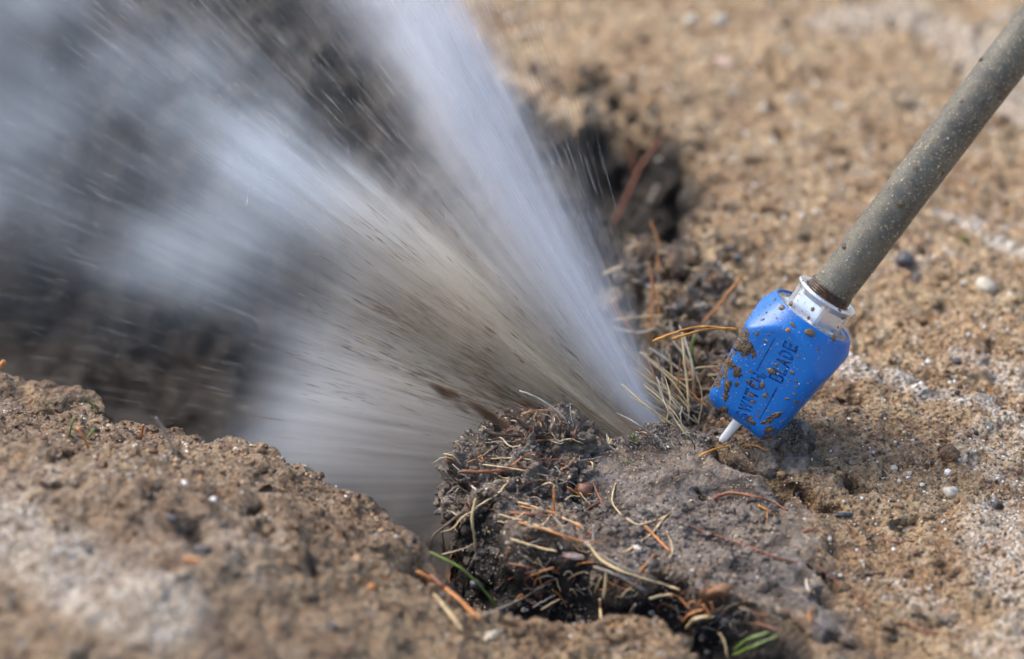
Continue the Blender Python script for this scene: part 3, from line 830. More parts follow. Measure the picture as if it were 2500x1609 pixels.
# -- straw behind the crust, beside the cap
for pp, mt, w_, lb, nm, cat, fr in [
        ([(1593, 833), (1643, 814), (1711, 798), (1803, 806)], 'amber', 8, 'upper of the bright orange twin needles touching the cap', 'pine_needle', 'pine needle', 3),
        ([(1640, 828), (1690, 812), (1745, 802), (1800, 803)], 'amber', 8, 'lower of the bright orange twin needles touching the cap', 'pine_needle', 'pine needle', 3),
        ([(1638, 787), (1641, 808), (1646, 830)], 'pale', 8, 'short white stub above the twin needles', 'straw', 'straw', 2),
        ([(1667, 815), (1671, 882), (1679, 954), (1682, 1029)], 'straw', 8, 'upright straw stem standing before the tangle', 'straw', 'straw', 3),
        ([(1643, 832), (1679, 879), (1711, 943)], 'straw', 7, 'straw sloping down towards the cap from the twin needles', 'straw', 'straw', 2),
        ([(1571, 873), (1621, 839), (1660, 815)], 'straw', 8, 'straw rising to the middle of the twin needles', 'straw', 'straw', 0),
        ([(1585, 850), (1630, 880), (1668, 908)], 'pale', 7, 'pale straw ending at the upright stem', 'straw', 'straw', 2),
        ([(1560, 860), (1621, 905), (1679, 948)], 'straw', 10, 'thick bent straw meeting the upright stem halfway', 'straw', 'straw', 2),
        ([(1568, 895), (1621, 943), (1675, 990)], 'straw', 8, 'straw below the thick bent one in the tangle', 'straw', 'straw', 2),
        ([(1575, 935), (1621, 972), (1657, 1003)], 'straw', 7, 'low straw half veiled by the spray', 'straw', 'straw', 2),
        ([(1585, 880), (1640, 930), (1690, 1000)], 'straw', 6, 'thin straw ending near the grey clod', 'straw', 'straw', 2),
        ([(1636, 1005), (1655, 1035), (1678, 1066)], 'straw', 6, 'curved straw dipping behind the crust edge', 'straw', 'straw', 2),
        ([(1586, 652), (1593, 700), (1590, 779), (1582, 834)], 'needle', 8, 'tall red tipped needle upright beside the spray', 'pine_needle', 'pine needle', 3),
        ([(1471, 670), (1520, 652), (1586, 644)], 'straw', 9, 'tan stem fading into the spray at the pit rim', 'straw', 'straw', 2),
        ([(1816, 668), (1752, 748), (1714, 788)], 'needle', 8, 'soft orange needle leaning on the glistening clod', 'pine_needle', 'pine needle', 2),
        ([(1489, 735), (1521, 779), (1560, 830)], 'needle', 9, 'red needle swallowed by the spray', 'pine_needle', 'pine needle', 2),
        ([(1493, 782), (1550, 775), (1618, 770)], 'straw', 7, 'horizontal straw crossing the tall red tipped needle', 'straw', 'straw', 2),
        ([(1490, 800), (1560, 812), (1600, 800)], 'pale', 6, 'faint horizontal straw just inside the spray', 'straw', 'straw', 2),
        ([(1689, 900), (1720, 896), (1760, 894)], 'straw', 5, 'thin straw reaching the cap at the muddy patch', 'straw', 'straw', 2),
        ([(1605, 700), (1606, 740), (1608, 770)], 'needle', 6, 'thin needle upright beside the tall red tipped one', 'pine_needle', 'pine needle', 2),
        ([(1634, 865), (1640, 910), (1641, 950)], 'straw', 5, 'fine upright straw in the tangle', 'straw', 'straw', 2),
        ([(1680, 950), (1705, 975), (1730, 995)], 'needle', 6, 'orange brown needle from the stem to the sandy clod', 'pine_needle', 'pine needle', 2),
        ([(1530, 575), (1560, 590), (1600, 585)], 'straw', 6, 'straw scrap on the rim under the rust coloured twig', 'straw', 'straw', 2),
        ([(1623, 325), (1590, 370), (1564, 409), (1522, 498), (1497, 549)], 'rust', 10, 'big rust coloured twig slanting in the shaded hollow', 'twig', 'twig', 0),
        ([(1540, 355), (1545, 400), (1550, 430)], 'rust', 8, 'dim upright needle beside the rust coloured twig', 'pine_needle', 'pine needle', 2),
        ([(1607, 452), (1595, 475), (1585, 498)], 'greystem', 12, 'pale flat sliver in the shaded hollow', 'twig', 'twig', 2),
        ([(1588, 540), (1600, 570), (1612, 602)], 'needle', 7, 'orange needle at the mouth of the shaded hollow', 'pine_needle', 'pine needle', 2),
        ([(1665, 395), (1640, 380), (1600, 392)], 'pale', 9, 'white sliver on the rim of the shaded hollow', 'twig', 'twig', 2),
        ([(2430, 956), (2445, 991), (2475, 1030)], 'root', 6, 'black twig lying across the pale sand ridge', 'twig', 'twig', None),
        ([(1960, 680), (1990, 700), (2060, 730)], 'rust', 5, 'hidden needle', 'twig', 'twig', 99)]:
    if fr == 99:
        continue
    T(nm, cat, lb, mt, [(a, b, 3) for a, b in pp], w_, w_ * .7, free=fr, dep=1.106 if mt == 'amber' else None)


# -- pebbles and chips
def pebble(px, py, rpx, mat, label, kind='pebble', cat='pebble', sq=(1, .85, .7), rot=None, group=None, jag=.22):
    loc, nor = hit(px, py)
    r_ = rpx * PXM * depth_of(loc) / 1.1
    bm = bmesh.new()
    bmesh.ops.create_icosphere(bm, subdivisions=3, radius=1)
    cc = np.array([v.co[:] for v in bm.verts])
    nn = 1 + jag * noise(cc * 1.1, random.randint(1, 900)) + jag * .5 * noise(cc * 2.6, random.randint(1, 900))
    for v, k in zip(bm.verts, nn):
        v.co = Vector((v.co.x * sq[0], v.co.y * sq[1], v.co.z * sq[2])) * (float(k) * r_)
    bmesh.ops.translate(bm, verts=bm.verts, vec=(0, 0, r_ * sq[2] * .7))
    me = bpy.data.meshes.new(kind)
    bm.to_mesh(me)
    bm.free()
    me.polygons.foreach_set('use_smooth', [True] * len(me.polygons))
    me.materials.append(M[mat])
    o = bpy.data.objects.new(kind, me)
    COL.objects.link(o)
    o.location = loc - Vector((0, 0, r_ * sq[2] * .35))
    o.rotation_euler = (0, 0, random.uniform(0, 6) if rot is None else R(rot))
    return tag(o, label, cat, group)


pebble(1427, 1198, 24, 'brown_stone', 'reddish brown pebble set in the wet crust', jag=.2)
pebble(1329, 1198, 14, 'dark_stone', 'smooth dark pebble next to the reddish brown one')
pebble(1388, 1205, 9, 'dark_stone', 'tiny dark bead between the two bigger pebbles on the crust')
pebble(2208, 640, 27, 'dark_stone', 'round dark stone beside a small hollow in the sand')
pebble(2336, 884, 12, 'dark_stone', 'small black pebble between the stone and the pale ridge')
pebble(1800, 632, 17, 'dark_stone', 'dark pebble lodged against the tan clod', sq=(1, .6, .6))
pebble(2320, 1206, 20, 'white_stone', 'largest cream pebble on the tan sand', jag=.25)
pebble(2182, 1146, 11, 'white_stone', 'cream pebble above the large one at the curling root')
pebble(2220, 1157, 7, 'white_stone', 'little white pebble beside the cream one at the curling root')
pebble(2104, 1371, 6, 'white_stone', 'bright cream bead between the crust and the curved stalk')
pebble(2487, 1152, 11, 'brown_stone', 'smooth red brown pebble at the edge of the sand')
pebble(2305, 1272, 5, 'white_stone', 'small cream bead below the largest cream pebble')
pebble(1864, 268, 13, 'white_stone', 'blurred white pebble halfway between the pit and the pipe')
pebble(1246, 46, 12, 'white_stone', 'blurred white pebble just above the misty pit edge')
pebble(1687, 55, 20, 'white_stone', 'first of two large blurred white stones at the top')
pebble(1758, 55, 22, 'white_stone', 'second, slightly bigger of two large blurred white stones')
pebble(1792, 228, 11, 'white_stone', 'faint white pebble beside the pink bark chip')
pebble(1992, 521, 11, 'white_stone', 'blurred white bead close to the pipe')
pebble(2406, 703, 26, 'white_stone', 'big pale lump of stone beyond the pale ridge')
pebble(2352, 695, 12, 'white_stone', 'small white pebble beside the big pale lump')
pebble(2323, 952, 7, 'white_stone', 'white bead sitting on the pale sand ridge')
pebble(1767, 160, 30, 'pink_stone', 'pink bark chip tilted over a dark hollow', 'bark_chip', 'bark chip', (1.1, .4, .45), -50)
pebble(1400, 1360, 24, 'pink_stone', 'pinkish bark lump at the lower lip of the crust', 'bark_chip', 'bark chip', (1.2, .5, .4), -20, jag=.3)
pebble(2060, 1259, 24, 'charcoal', 'black charcoal flake lying on grey sand', 'charcoal_flake', 'charcoal', (1, .32, .3), 8, jag=.25)
pebble(1949, 1217, 17, 'charcoal', 'blue black charcoal flake stuck upright by the crack', 'charcoal_flake', 'charcoal', (.45, .5, .9), 20, jag=.25)
pebble(1974, 1297, 17, 'leaf', 'curled brown leaf scrap below the crack', 'leaf_scrap', 'leaf', (1, .35, .4), 20, jag=.3)
pebble(419, 1269, 17, 'dark_stone', 'dark stone on the middle of the near bank', sq=(1, .6, .6), rot=-30)
pebble(493, 1348, 24, 'dark_stone', 'blackest and widest stone of the near bank', sq=(1, .55, .5), rot=-10)
pebble(215, 1348, 14, 'dark_stone', 'soft dark stone low on the near bank above the pale patch')
pebble(812, 1530, 16, 'dark_stone', 'blurred dark stone close to the bottom of the near bank', sq=(1, .55, .5), rot=-30)
pebble(907, 1441, 18, 'needle', 'soft orange bark chip on the near bank', 'bark_chip', 'bark chip', (.7, .5, .8), 30)
pebble(470, 1370, 22, 'needle', 'flat orange bark chip below the blackest stone', 'bark_chip', 'bark chip', (1.2, .3, .3), -15)
pebble(1200, 1555, 20, 'white_stone', 'blurred milky stone in the foot of the picture near the gully', sq=(1.2, .5, .4), jag=.5)
pebble(1612, 1597, 12, 'white_stone', 'blurred glassy stone on the near bank under the gully', jag=.5, sq=(1, .5, .5))
pebble(1548, 1497, 10, 'white_stone', 'shiny grain at the near lip of the gully')
pebble(1590, 1497, 9, 'white_stone', 'second shiny grain beside the leaning grey stub')
pebble(1280, 1490, 9, 'white_stone', 'shiny pale grain where the grey stem meets the bank')
pebble(1170, 1430, 26, 'dark_stone', 'bluish wet lump at the start of the gully', sq=(1, .7, .6))


def tuft(px, py, size, n_, label):
    loc, nor = hit(px, py)
    V, Fc = [], []
    for _ in range(n_):
        d = Vector((random.gauss(0, .7), random.gauss(0, .5), random.uniform(.4, 1))).normalized()
        L = size * PXM * random.uniform(.5, 1.2)
        st_ = Vector((random.gauss(0, .15), random.gauss(0, .15), -.1)) * L
        p_ = [st_, st_ + d * L * .5 + Vector((random.gauss(0, .1), 0, .1)) * L, st_ + d * L]
        v_, f_2 = tube_mesh(p_, L * .09, L * .05, 4)
        b_ = len(V)
        V += v_
        Fc += [tuple(i + b_ for i in f2) for f2 in f_2]
    o = link('moss_tuft', V, Fc, M['green'])
    o.location = loc
    return tag(o, label, 'moss')


tuft(2356, 590, 30, 16, 'tiny green leaf tuft on the far tan sand')
tuft(1817, 695, 14, 14, 'speck of green moss near the cap')
tuft(1545, 1075, 22, 16, 'dark green moss sprig on the crust edge in front of the spray')
tuft(1532, 1131, 12, 10, 'speck of green moss on the grey crust')
pebble(1510, 1051, 6, 'brown_stone', 'red brown bead perched on the crest of the crust')
pebble(1478, 1064, 4, 'amber', 'tiny yellow grain shining near the crest of the crust')
pebble(1554, 1238, 6, 'brown_stone', 'dark red seed on the grey crust')
# curled leaf at the slab's lower edge
loc, nor = hit(1745, 1440)
V, Fc = [], []
for i in range(9):
    for j in range(7):
        u, v = i / 8 - .5, j / 6 - .5
        V.append((u * .011, v * .0055 + .002 * math.sin(u * 5), .004 * math.cos(v * 4) + .003 * math.sin(u * 6 + v * 3) + random.uniform(-.0004, .0004)))
for i in range(8):
    for j in range(6):
        a = i * 7 + j
        Fc.append((a, a + 1, a + 8, a + 7))
o = link('dead_leaf', V, Fc, M['leaf'])
o.location = loc + Vector((0, -.003, .001))
o.rotation_euler = (R(55), R(10), R(-25))
s_ = o.modifiers.new('thickness', 'SOLIDIFY')
s_.thickness = .0005
tag(o, 'curled rust brown dead leaf hanging from the lower lip of the crust', 'leaf')


# -- the countless small litter, each its own piece, in groups that nothing tells apart
def scatter(n, box, name, cat, label, group, mats, lpx, wpx, poly=None, lift=.8, where=None):
    k = 0
    tries = 0
    while k < n and tries < n * 20:
        tries += 1
        px, py = random.uniform(box[0], box[2]), random.uniform(box[1], box[3])
        if poly:
            ins = False
            for i in range(len(poly)):
                (ax, ay), (bx, by) = poly[i], poly[(i + 1) % len(poly)]
                if (ay > py) != (by > py) and px < (bx - ax) * (py - ay) / (by - ay) + ax:
                    ins = not ins
            if not ins:
                continue
        L = random.uniform(*lpx)
        a = random.gauss(-.35, .8)
        q = (px + L * math.cos(a), py - L * .55 * math.sin(a))
        mid = ((px + q[0]) / 2 + random.gauss(0, L * .04), (py + q[1]) / 2 + random.gauss(0, L * .03))
        pts = [lay(*p_, random.uniform(0, lift) * .001) for p_ in ((px, py), mid, q)]
        if max(abs(depth_of(pts[0]) - depth_of(p_)) for p_ in pts) > .012:
            continue
        w_ = random.uniform(*wpx)
        mk = random.choice(mats)
        dd = depth_of(pts[0]) / 1.1
        o = strand(name, pts, w_ * PXM * dd / 2, w_ * .6 * PXM * dd / 2, M[mk], n=4, wob=.00015)
        fx, fy = (px - box[0]) / (box[2] - box[0]), (py - box[1]) / (box[3] - box[1])
        tone = {'root': 'dark', 'straw': 'straw coloured', 'rust': 'red brown', 'needle': 'orange', 'greystem': 'grey', 'pale': 'bleached'}[mk]
        size = 'long' if L > lpx[0] + .6 * (lpx[1] - lpx[0]) else ('short' if L < lpx[0] + .3 * (lpx[1] - lpx[0]) else 'medium')
        tag(o, f'{size} {tone} {label} {where[0][min(2, int(fy * 3))]} {where[1][min(2, int(fx * 3))]}', cat, group)
        k += 1


scatter(95, (1090, 1020, 1440, 1350), 'rootlet', 'root', 'fibre in the wet clod,', 'rootlets in the big clod', ['root', 'root', 'straw', 'rust', 'needle', 'greystem'], (20, 80), (2.5, 5.5), lift=4, where=(('near its crest', 'midway down', 'near its foot'), ('on the outer flank', 'in the centre', 'by the crust')))
scatter(120, (1180, 1300, 1900, 1560), 'litter_scrap', 'plant litter', 'gully scrap,', 'litter in the gully', ['root', 'root', 'straw', 'rust', 'greystem', 'greystem', 'needle'], (20, 75), (3, 7),
        [(1180, 1300), (1300, 1370), (1600, 1440), (1790, 1460), (1900, 1560), (1700, 1540), (1500, 1500), (1250, 1500)], lift=7, where=(('high on its wall', 'on its slope', 'down by the near bank'), ('towards the cave mouth', 'at the middle', 'towards the green blades')))
scatter(45, (1480, 600, 1780, 1070), 'straw_scrap', 'straw', 'stem in the tangle beside the cap,', 'litter beside the cap', ['straw', 'straw', 'pale', 'greystem', 'needle', 'root'], (20, 70), (3, 6), lift=4, where=(('uphill', 'midway', 'low down'), ('next to the spray', 'in the middle', 'next to the cap')))
scatter(26, (1400, 1100, 2450, 1550), 'fibre_scrap', 'plant fibre', 'fibre lying loose on', 'fibres on the sand', ['rust', 'root', 'greystem', 'straw'], (12, 35), (2, 3.5), lift=.4, where=(('the upper part of', 'the middle of', 'the lower part of'), ('the grey crust', 'the ground below the cap', 'the tan sand')))

def sprout(i, box, label, group):
    for _ in range(40):
        px, py = random.uniform(box[0], box[2]), random.uniform(box[1], box[3])
        f = lay(px, py)
        d0 = depth_of(f)
        if d0 < 1.16:
            break
    L = random.uniform(22, 75)
    a = random.uniform(70, 190)
    ex, ey = L * math.cos(R(a)), -L * math.sin(R(a)) * .6
    bend = random.uniform(-.35, .35)
    mx, my = px + ex * .5 - ey * bend, py + ey * .5 + ex * bend
    mk = random.choice(['straw', 'straw', 'root', 'root', 'rust', 'pale', 'greystem'])
    w_ = random.uniform(2.2, 5)
    o = strand('rootlet', [P(px, py + 3, d0 + .001), P(mx, my, d0 - random.uniform(0, .004)), P(px + ex, py + ey, d0 - random.uniform(-.004, .006))], w_ * PXM / 2, w_ * .35 * PXM, M[mk], n=5, wob=.0002)
    tone = {'root': 'dark', 'straw': 'straw coloured', 'rust': 'red brown', 'greystem': 'grey', 'pale': 'bleached'}[mk]
    size = 'long' if L > 55 else ('short' if L < 36 else 'medium')
    side = 'upright' if a < 110 else ('slanting' if a < 150 else 'sideways')
    tag(o, f'{size} {tone} fibre sprouting {side} {label}', 'root', group)


for i in range(34):
    sprout(i, (1140, 1035, 1470, 1090), 'from the crest of the clod', 'fibres sprouting from the clod')
for i in range(20):
    sprout(i, (1100, 1120, 1180, 1270), 'from the outer flank of the clod', 'fibres sprouting from the clod')
for i in range(14):
    sprout(i, (1490, 1075, 1700, 1100), 'from the crust edge behind the jet', 'fibres at the crust edge')


# the upright tangle of straw between the spray and the cap
for i in range(34):
    fx_, fy_ = random.uniform(1600, 1715), random.uniform(940, 1075)
    f = lay(fx_, fy_)
    d0 = min(depth_of(f), 1.19)
    L = random.uniform(60, 190)
    a = random.choice([random.uniform(80, 110), random.uniform(115, 165), random.uniform(125, 155)])
    ex, ey = L * math.cos(R(a)), -L * math.sin(R(a))
    bend = random.uniform(-.12, .12)
    mk = random.choice(['straw', 'straw', 'straw', 'pale', 'needle', 'greystem'])
    w_ = random.uniform(3.5, 7.5)
    o = strand('straw', [P(fx_, fy_ + 4, d0 + .001), P(fx_ + ex * .5 - ey * bend, fy_ + ey * .5 + ex * bend, d0 - random.uniform(0, .006)), P(fx_ + ex, fy_ + ey, d0 - random.uniform(-.006, .010))],
               w_ * PXM / 2, w_ * .6 * PXM / 2, M[mk], n=5)
    tone = {'straw': 'golden', 'needle': 'orange', 'greystem': 'grey', 'pale': 'bleached'}[mk]
    size = 'long' if L > 140 else ('short' if L < 100 else 'medium')
    side = 'upright' if a < 112 else ('steeply slanting' if a < 138 else 'flatly slanting')
    tag(o, f'{size} {tone} {side} straw rooted {"low" if fy_ > 1010 else "high"} in the tangle {"beside the cap" if fx_ > 1660 else "near the spray"}', 'straw', 'straw tangle behind the crust')


# -- crumbs of wet soil broken off the clods
def crumbs(name, n, boxes, mat, rr, label, seed, attrs=None):
    g = np.random.default_rng(seed)
    V, Fc = [], []
    for _ in range(n):
        bx = boxes[g.integers(0, len(boxes))]
        px, py = g.uniform(bx[0], bx[2]), g.uniform(bx[1], bx[3])
        q = G(px, py)
        h = TREE.ray_cast(Vector((q.x, q.y, .08)), Vector((0, 0, -1)))
        if h[0] is None or h[0].z < -.06:
            continue
        r_ = rr[0] * math.exp(g.normal(0, rr[1]))
        jit = 1 + g.uniform(-.3, .3, len(iv))
        sc = g.uniform(.6, 1.15, 3) * r_
        b_ = len(V)
        c_ = np.array(h[0][:]) + np.array([0, 0, r_ * .2])
        V += (iv * jit[:, None] * sc + c_).tolist()
        Fc += (ifc + b_).tolist()
    o = link(name, V, Fc, mat, None, False)
    if attrs:
        for k, v in attrs.items():
            attr(o, k, np.full(len(V), v))
    return tag(o, label, 'soil', kind='stuff')


# -- loose grains of sand
ico = bmesh.new()
bmesh.ops.create_icosphere(ico, subdivisions=1, radius=1)
iv = np.array([v.co[:] for v in ico.verts])
ifc = np.array([[v.index for v in f.verts] for f in ico.faces])
ico.free()


crumbs('soil_crumbs', 2600, [(1080, 1030, 1460, 1330), (1150, 1250, 1900, 1480), (1480, 600, 1800, 1070)], M['soil'], (.0011, .45), 'crumbs of wet grey soil over the clod, the gully and the litter', 31, {'wet': .95, 'pale': 0, 'deep': .0})
crumbs('bank_crumbs', 2400, [(-20, 900, 500, 1300), (0, 1050, 1000, 1600), (700, 1250, 1100, 1600), (1100, 1500, 1700, 1609), (1950, 900, 2500, 1600), (1800, 300, 2500, 900), (1600, 100, 1900, 600)], M['soil'], (.0009, .5), 'small crumbs of brown soil lying on the banks', 33, {'wet': .45, 'pale': 0, 'deep': .05})
crumbs('clod_grit', 9000, [(1080, 1030, 1440, 1330), (1150, 1280, 1900, 1460), (1480, 1060, 1960, 1120)], M['wgrain'], (.00040, .35), 'fine grit stuck on the wet clods and crust', 32)


def grains(name, n, box, mat, wetsel, rr, label, seed):
    g = np.random.default_rng(seed)
    x = g.uniform(box[0], box[2], n)
    y = g.uniform(box[1], box[3], n)
    z, wt, pl, dp = terrain(x, y)
    keep = (g.uniform(0, 1, n) < (wt if wetsel else 1 - wt)) & (dp < .5)
    x, y, z = x[keep], y[keep], z[keep]
    n = len(x)
    r_ = rr[0] * np.exp(g.normal(0, rr[1], n))
    sc = g.uniform(.6, 1.2, (n, 3)) * r_[:, None]
    a = g.uniform(0, 6.28, n)
    V = iv[None] * (1 + g.uniform(-.18, .18, (n, len(iv), 1)))
    V = V * sc[:, None, :]
    ca, sa = np.cos(a)[:, None], np.sin(a)[:, None]
    X = V[..., 0] * ca - V[..., 1] * sa + x[:, None]
    Y = V[..., 0] * sa + V[..., 1] * ca + y[:, None]
    Z = V[..., 2] + (z + r_ * .25)[:, None]
    V = np.stack([X, Y, Z], -1).reshape(-1, 3)
    Fc = (ifc[None] + (np.arange(n) * len(iv))[:, None, None]).reshape(-1, 3)
    o = link_np(name, V, Fc, mat, False, 3)
    return tag(o, label, 'sand', kind='stuff')


grains('sand_grains', 46000, (-.24, -.24, .27, .30), M['grain'], False, (.00052, .38), 'loose tan, brown and white sand grains over the dry ground', 3)
grains('coarse_sand', 2600, (-.26, -.25, .32, .45), M['grain'], False, (.0012, .3), 'coarse sand grains strewn over the dry ground', 5)
grains('wet_sand_grains', 26000, (-.10, -.16, .24, .12), M['wgrain'], True, (.00036, .35), 'loose grey grains on the wet crust', 4)


# ------------------------------------------------------------------ the spray lance
m, t = material('blue_rubber')
M['blue'] = m
co_ = t.n('ShaderNodeTexCoord').outputs['Object']
nz = t.noise(co_, 330, 5, 0.75)
nz2 = t.noise(co_, 75, 5, 0.7)
nz3 = t.noise(co_, 1500, 2, 0.5)
xyz = t.n('ShaderNodeSeparateXYZ', {0: co_})
leftm = t.m('SUBTRACT', t.m('MULTIPLY', xyz.outputs[0], -60.0), t.m('MULTIPLY', t.m('MAXIMUM', t.m('SUBTRACT', xyz.outputs[2], .036), 0.0), 120.0))                    # more dirt on the side that faces the spray
lowm = t.m('MULTIPLY', t.m('SUBTRACT', 0.012, xyz.outputs[2]), 18.0)
dm = t.m('ADD', t.m('MAXIMUM', t.m('SUBTRACT', leftm, 0.55), lowm), 0)
dm = t.m('ADD', t.m('MULTIPLY', t.m('MINIMUM', t.m('MAXIMUM', dm, -0.25), 0.55), 0.26), nz2)
dirt = t.m('MULTIPLY', t.m('GREATER_THAN', dm, 0.63), t.ramp(nz, [(0.34, 0), (0.42, 1)]))
speck = t.ramp(t.m('ADD', t.vor(co_, 700, 'Distance'), t.m('MULTIPLY', t.m('SUBTRACT', 0.60, nz2), 1.5)), [(0.05, 1), (0.09, 0)])
dirt = t.m('MAXIMUM', dirt, t.m('MULTIPLY', speck, 0.85))
mud = t.ramp(nz3, [(0.3, (0.055, 0.034, 0.018)), (0.5, (0.14, 0.09, 0.045)), (0.65, (0.30, 0.21, 0.12)), (0.75, (0.5, 0.42, 0.3))], 'CONSTANT')
c = t.mix(dirt, (0.0015, 0.128, 0.45), mud)
finish(t, c, t.m('ADD', 0.34, t.m('MULTIPLY', dirt, 0.2)), t.m('ADD', t.m('MULTIPLY', dirt, 1.0), t.m('MULTIPLY', nz3, 0.12)), 0.8, 0.0006, 0.45)
m, t = material('grimy_blue_recess')
M['recess'] = m
co_ = t.n('ShaderNodeTexCoord').outputs['Object']
nz = t.noise(co_, 260, 4, 0.7)
c = t.mix(t.ramp(nz, [(0.50, 0), (0.58, 1)]), (0.002, 0.115, 0.41), (0.05, 0.035, 0.025))
finish(t, c, 0.35)
m, t = material('wet_mud')
M['mud'] = m
co_ = t.n('ShaderNodeTexCoord').outputs['Object']
nz = t.noise(co_, 1500, 3, 0.6)
c = t.ramp(nz, [(0.3, (0.05, 0.030, 0.016)), (0.5, (0.13, 0.085, 0.045)), (0.66, (0.26, 0.18, 0.10))], 'CONSTANT')
finish(t, c, 0.3, nz, 0.9, 0.0008)
m, t = material('muddy_water_drop')
M['drop'] = m
finish(t, (0.30, 0.20, 0.11), 0.04, None, spec=0.8, **{'Transmission Weight': 0.55, 'IOR': 1.33})
m, t = material('amber_drop')
M['adrop'] = m
finish(t, (0.55, 0.24, 0.05), 0.06, None, spec=0.8, **{'Transmission Weight': 0.4, 'IOR': 1.33})
m, t = material('clear_water')
M['water'] = m
finish(t, (0.85, 0.88, 0.9), 0.03, None, spec=0.8, **{'Transmission Weight': 0.9, 'IOR': 1.33})
m, t = material('bright_plated_metal')
M['nut'] = m
co_ = t.n('ShaderNodeTexCoord').outputs['Object']
nz = t.noise(co_, 400, 5, 0.7)
nz2 = t.noise(co_, 120, 4, 0.6)
c = t.mix(t.ramp(nz, [(0.58, 0), (0.7, 0.6)]), (0.80, 0.81, 0.82), (0.50, 0.46, 0.36))
finish(t, c, t.ramp(nz2, [(0.3, 0.22), (0.7, 0.42)]), nz, 0.15, 0.0003, **{'Metallic': 0.75})
m, t = material('rusty_thread')
M['thread'] = m
co_ = t.n('ShaderNodeTexCoord').outputs['Object']
nz = t.noise(co_, 500, 4, 0.7)
c = t.mix(t.ramp(nz, [(0.45, 0), (0.7, 1)]), (0.035, 0.020, 0.012), (0.20, 0.09, 0.035))
finish(t, c, 0.28, nz, 0.4, 0.0003)
m, t = material('weathered_steel')
M['pipe'] = m
co_ = t.n('ShaderNodeTexCoord').outputs['Object']
n1 = t.noise(co_, 900, 3, 0.6)
n3 = t.noise(co_, 60, 5, 0.65)
n4 = t.noise(co_, 300, 5, 0.75)
c = t.mix(t.ramp(n3, [(0.38, 0), (0.62, 1)]), (0.075, 0.075, 0.068), (0.145, 0.140, 0.115))
c = t.mix(t.ramp(n4, [(0.48, 0), (0.56, 0.5)]), c, (0.18, 0.155, 0.105))
spk = t.m('MULTIPLY', t.ramp(n1, [(0.60, 0), (0.64, 1)]), t.ramp(t.noise(co_, 110, 4, 0.7), [(0.42, 0.1), (0.56, 1)]))
c = t.mix(spk, c, (0.50, 0.42, 0.26))
blot = t.ramp(t.noise(co_, 130, 2, 0.5), [(0.70, 0), (0.72, 1)])
c = t.mix(blot, c, (0.10, 0.05, 0.025))
finish(t, c, 0.5, t.m('ADD', t.m('MULTIPLY', spk, 1.2), n4), 0.6, 0.0006, **{'Metallic': 0.25})

H0 = G(1738, 1096, 0.0)
TILT = R(17)
ud = Vector((0.553, 0, 0)) + UPV * 0.833
AX = (ud.normalized() * math.cos(TILT) + NRM * math.sin(TILT)).normalized()
XV = (Vector((0.834, 0, 0)) - UPV * 0.552).normalized()
XV = (XV - AX * XV.dot(AX)).normalized()
YV = AX.cross(XV)                                                 # away from the viewer
BASE = P(1811.6, 1016.5, depth_of(H0) - 0.007)
lance = bpy.data.objects.new('spray_lance', None)
COL.objects.link(lance)
PHI = R(10)
XB = XV * math.cos(PHI) - YV * math.sin(PHI) * -1 * -1
XB = (XV * math.cos(PHI) + YV * -math.sin(PHI)).normalized()
YB = AX.cross(XB)
rotm = Matrix((XB, YB, AX)).transposed().to_4x4()
lance.matrix_world = Matrix.Translation(BASE) @ rotm
tag(lance, 'grey pipe lance with a mud spattered blue nozzle cap held above the crust', 'spray lance')
bpy.context.view_layer.update()
LM = lance.matrix_world.copy()
LI = LM.inverted()
mm = .001


def flat_a(z):
    return 17.2 + 5.0 * z / 45.0


NS = 7.5


def smin(a, b, k):
    h = max(k - abs(a - b), 0) / k
    return min(a, b) - h * h * k * .25


def cap_r(th, z):
    a = flat_a(z) / ((abs(math.cos(th)) ** NS + abs(math.sin(th)) ** NS) ** (1 / NS))
    r_ = smin(a, 19.9 + (57 - z) * .46, 0.25)
    if z < 6:
        r_ -= 6 - math.sqrt(max(0, 36 - (6 - z) ** 2)) if z > 0 else 6
    return r_


NT_ = 144
V, Fc = [], []
prof = [(0.0, 0)] + [(z, 1) for z in [0.0, .15, .5, 1, 1.6, 2.4, 3.2, 4.2, 5.2, 6.2]] + [(z, 1) for z in np.arange(7.4, 56.0, 1.2)] + [(56.0, 1), (56.5, .945), (56.85, .938), (57.0, .925), (57.0, .905), (56.8, .895), (56.2, .89), (55.4, .885), (55.2, .875), (55.2, .30)]
for z, k in prof:
    for i in range(NT_):
        th = 2 * math.pi * i / NT_
        if k == 0:
            r_ = 2.0
        else:
            r_ = cap_r(th, z) if k == 1 else 20.95 * k
        V.append((math.cos(th) * r_ * mm, math.sin(th) * r_ * mm, z * mm))
for j in range(len(prof) - 1):
    for i in range(NT_):
        a, b = j * NT_ + i, j * NT_ + (i + 1) % NT_
        Fc.append((a, b, b + NT_, a + NT_))
Fc.append(tuple(range(NT_))[::-1])
Fc.append(tuple(range((len(prof) - 1) * NT_, len(prof) * NT_)))
cap = link('nozzle_cap', V, Fc, M['blue'], lance)


def face_pt(u, z, off):
    a = flat_a(z)
    y = a * (max(1e-3, 1 - abs(u / a) ** NS)) ** (1 / NS)
    # outward offset
    return Vector((u, -(y + off), z)) * mm


TRIAL = 0


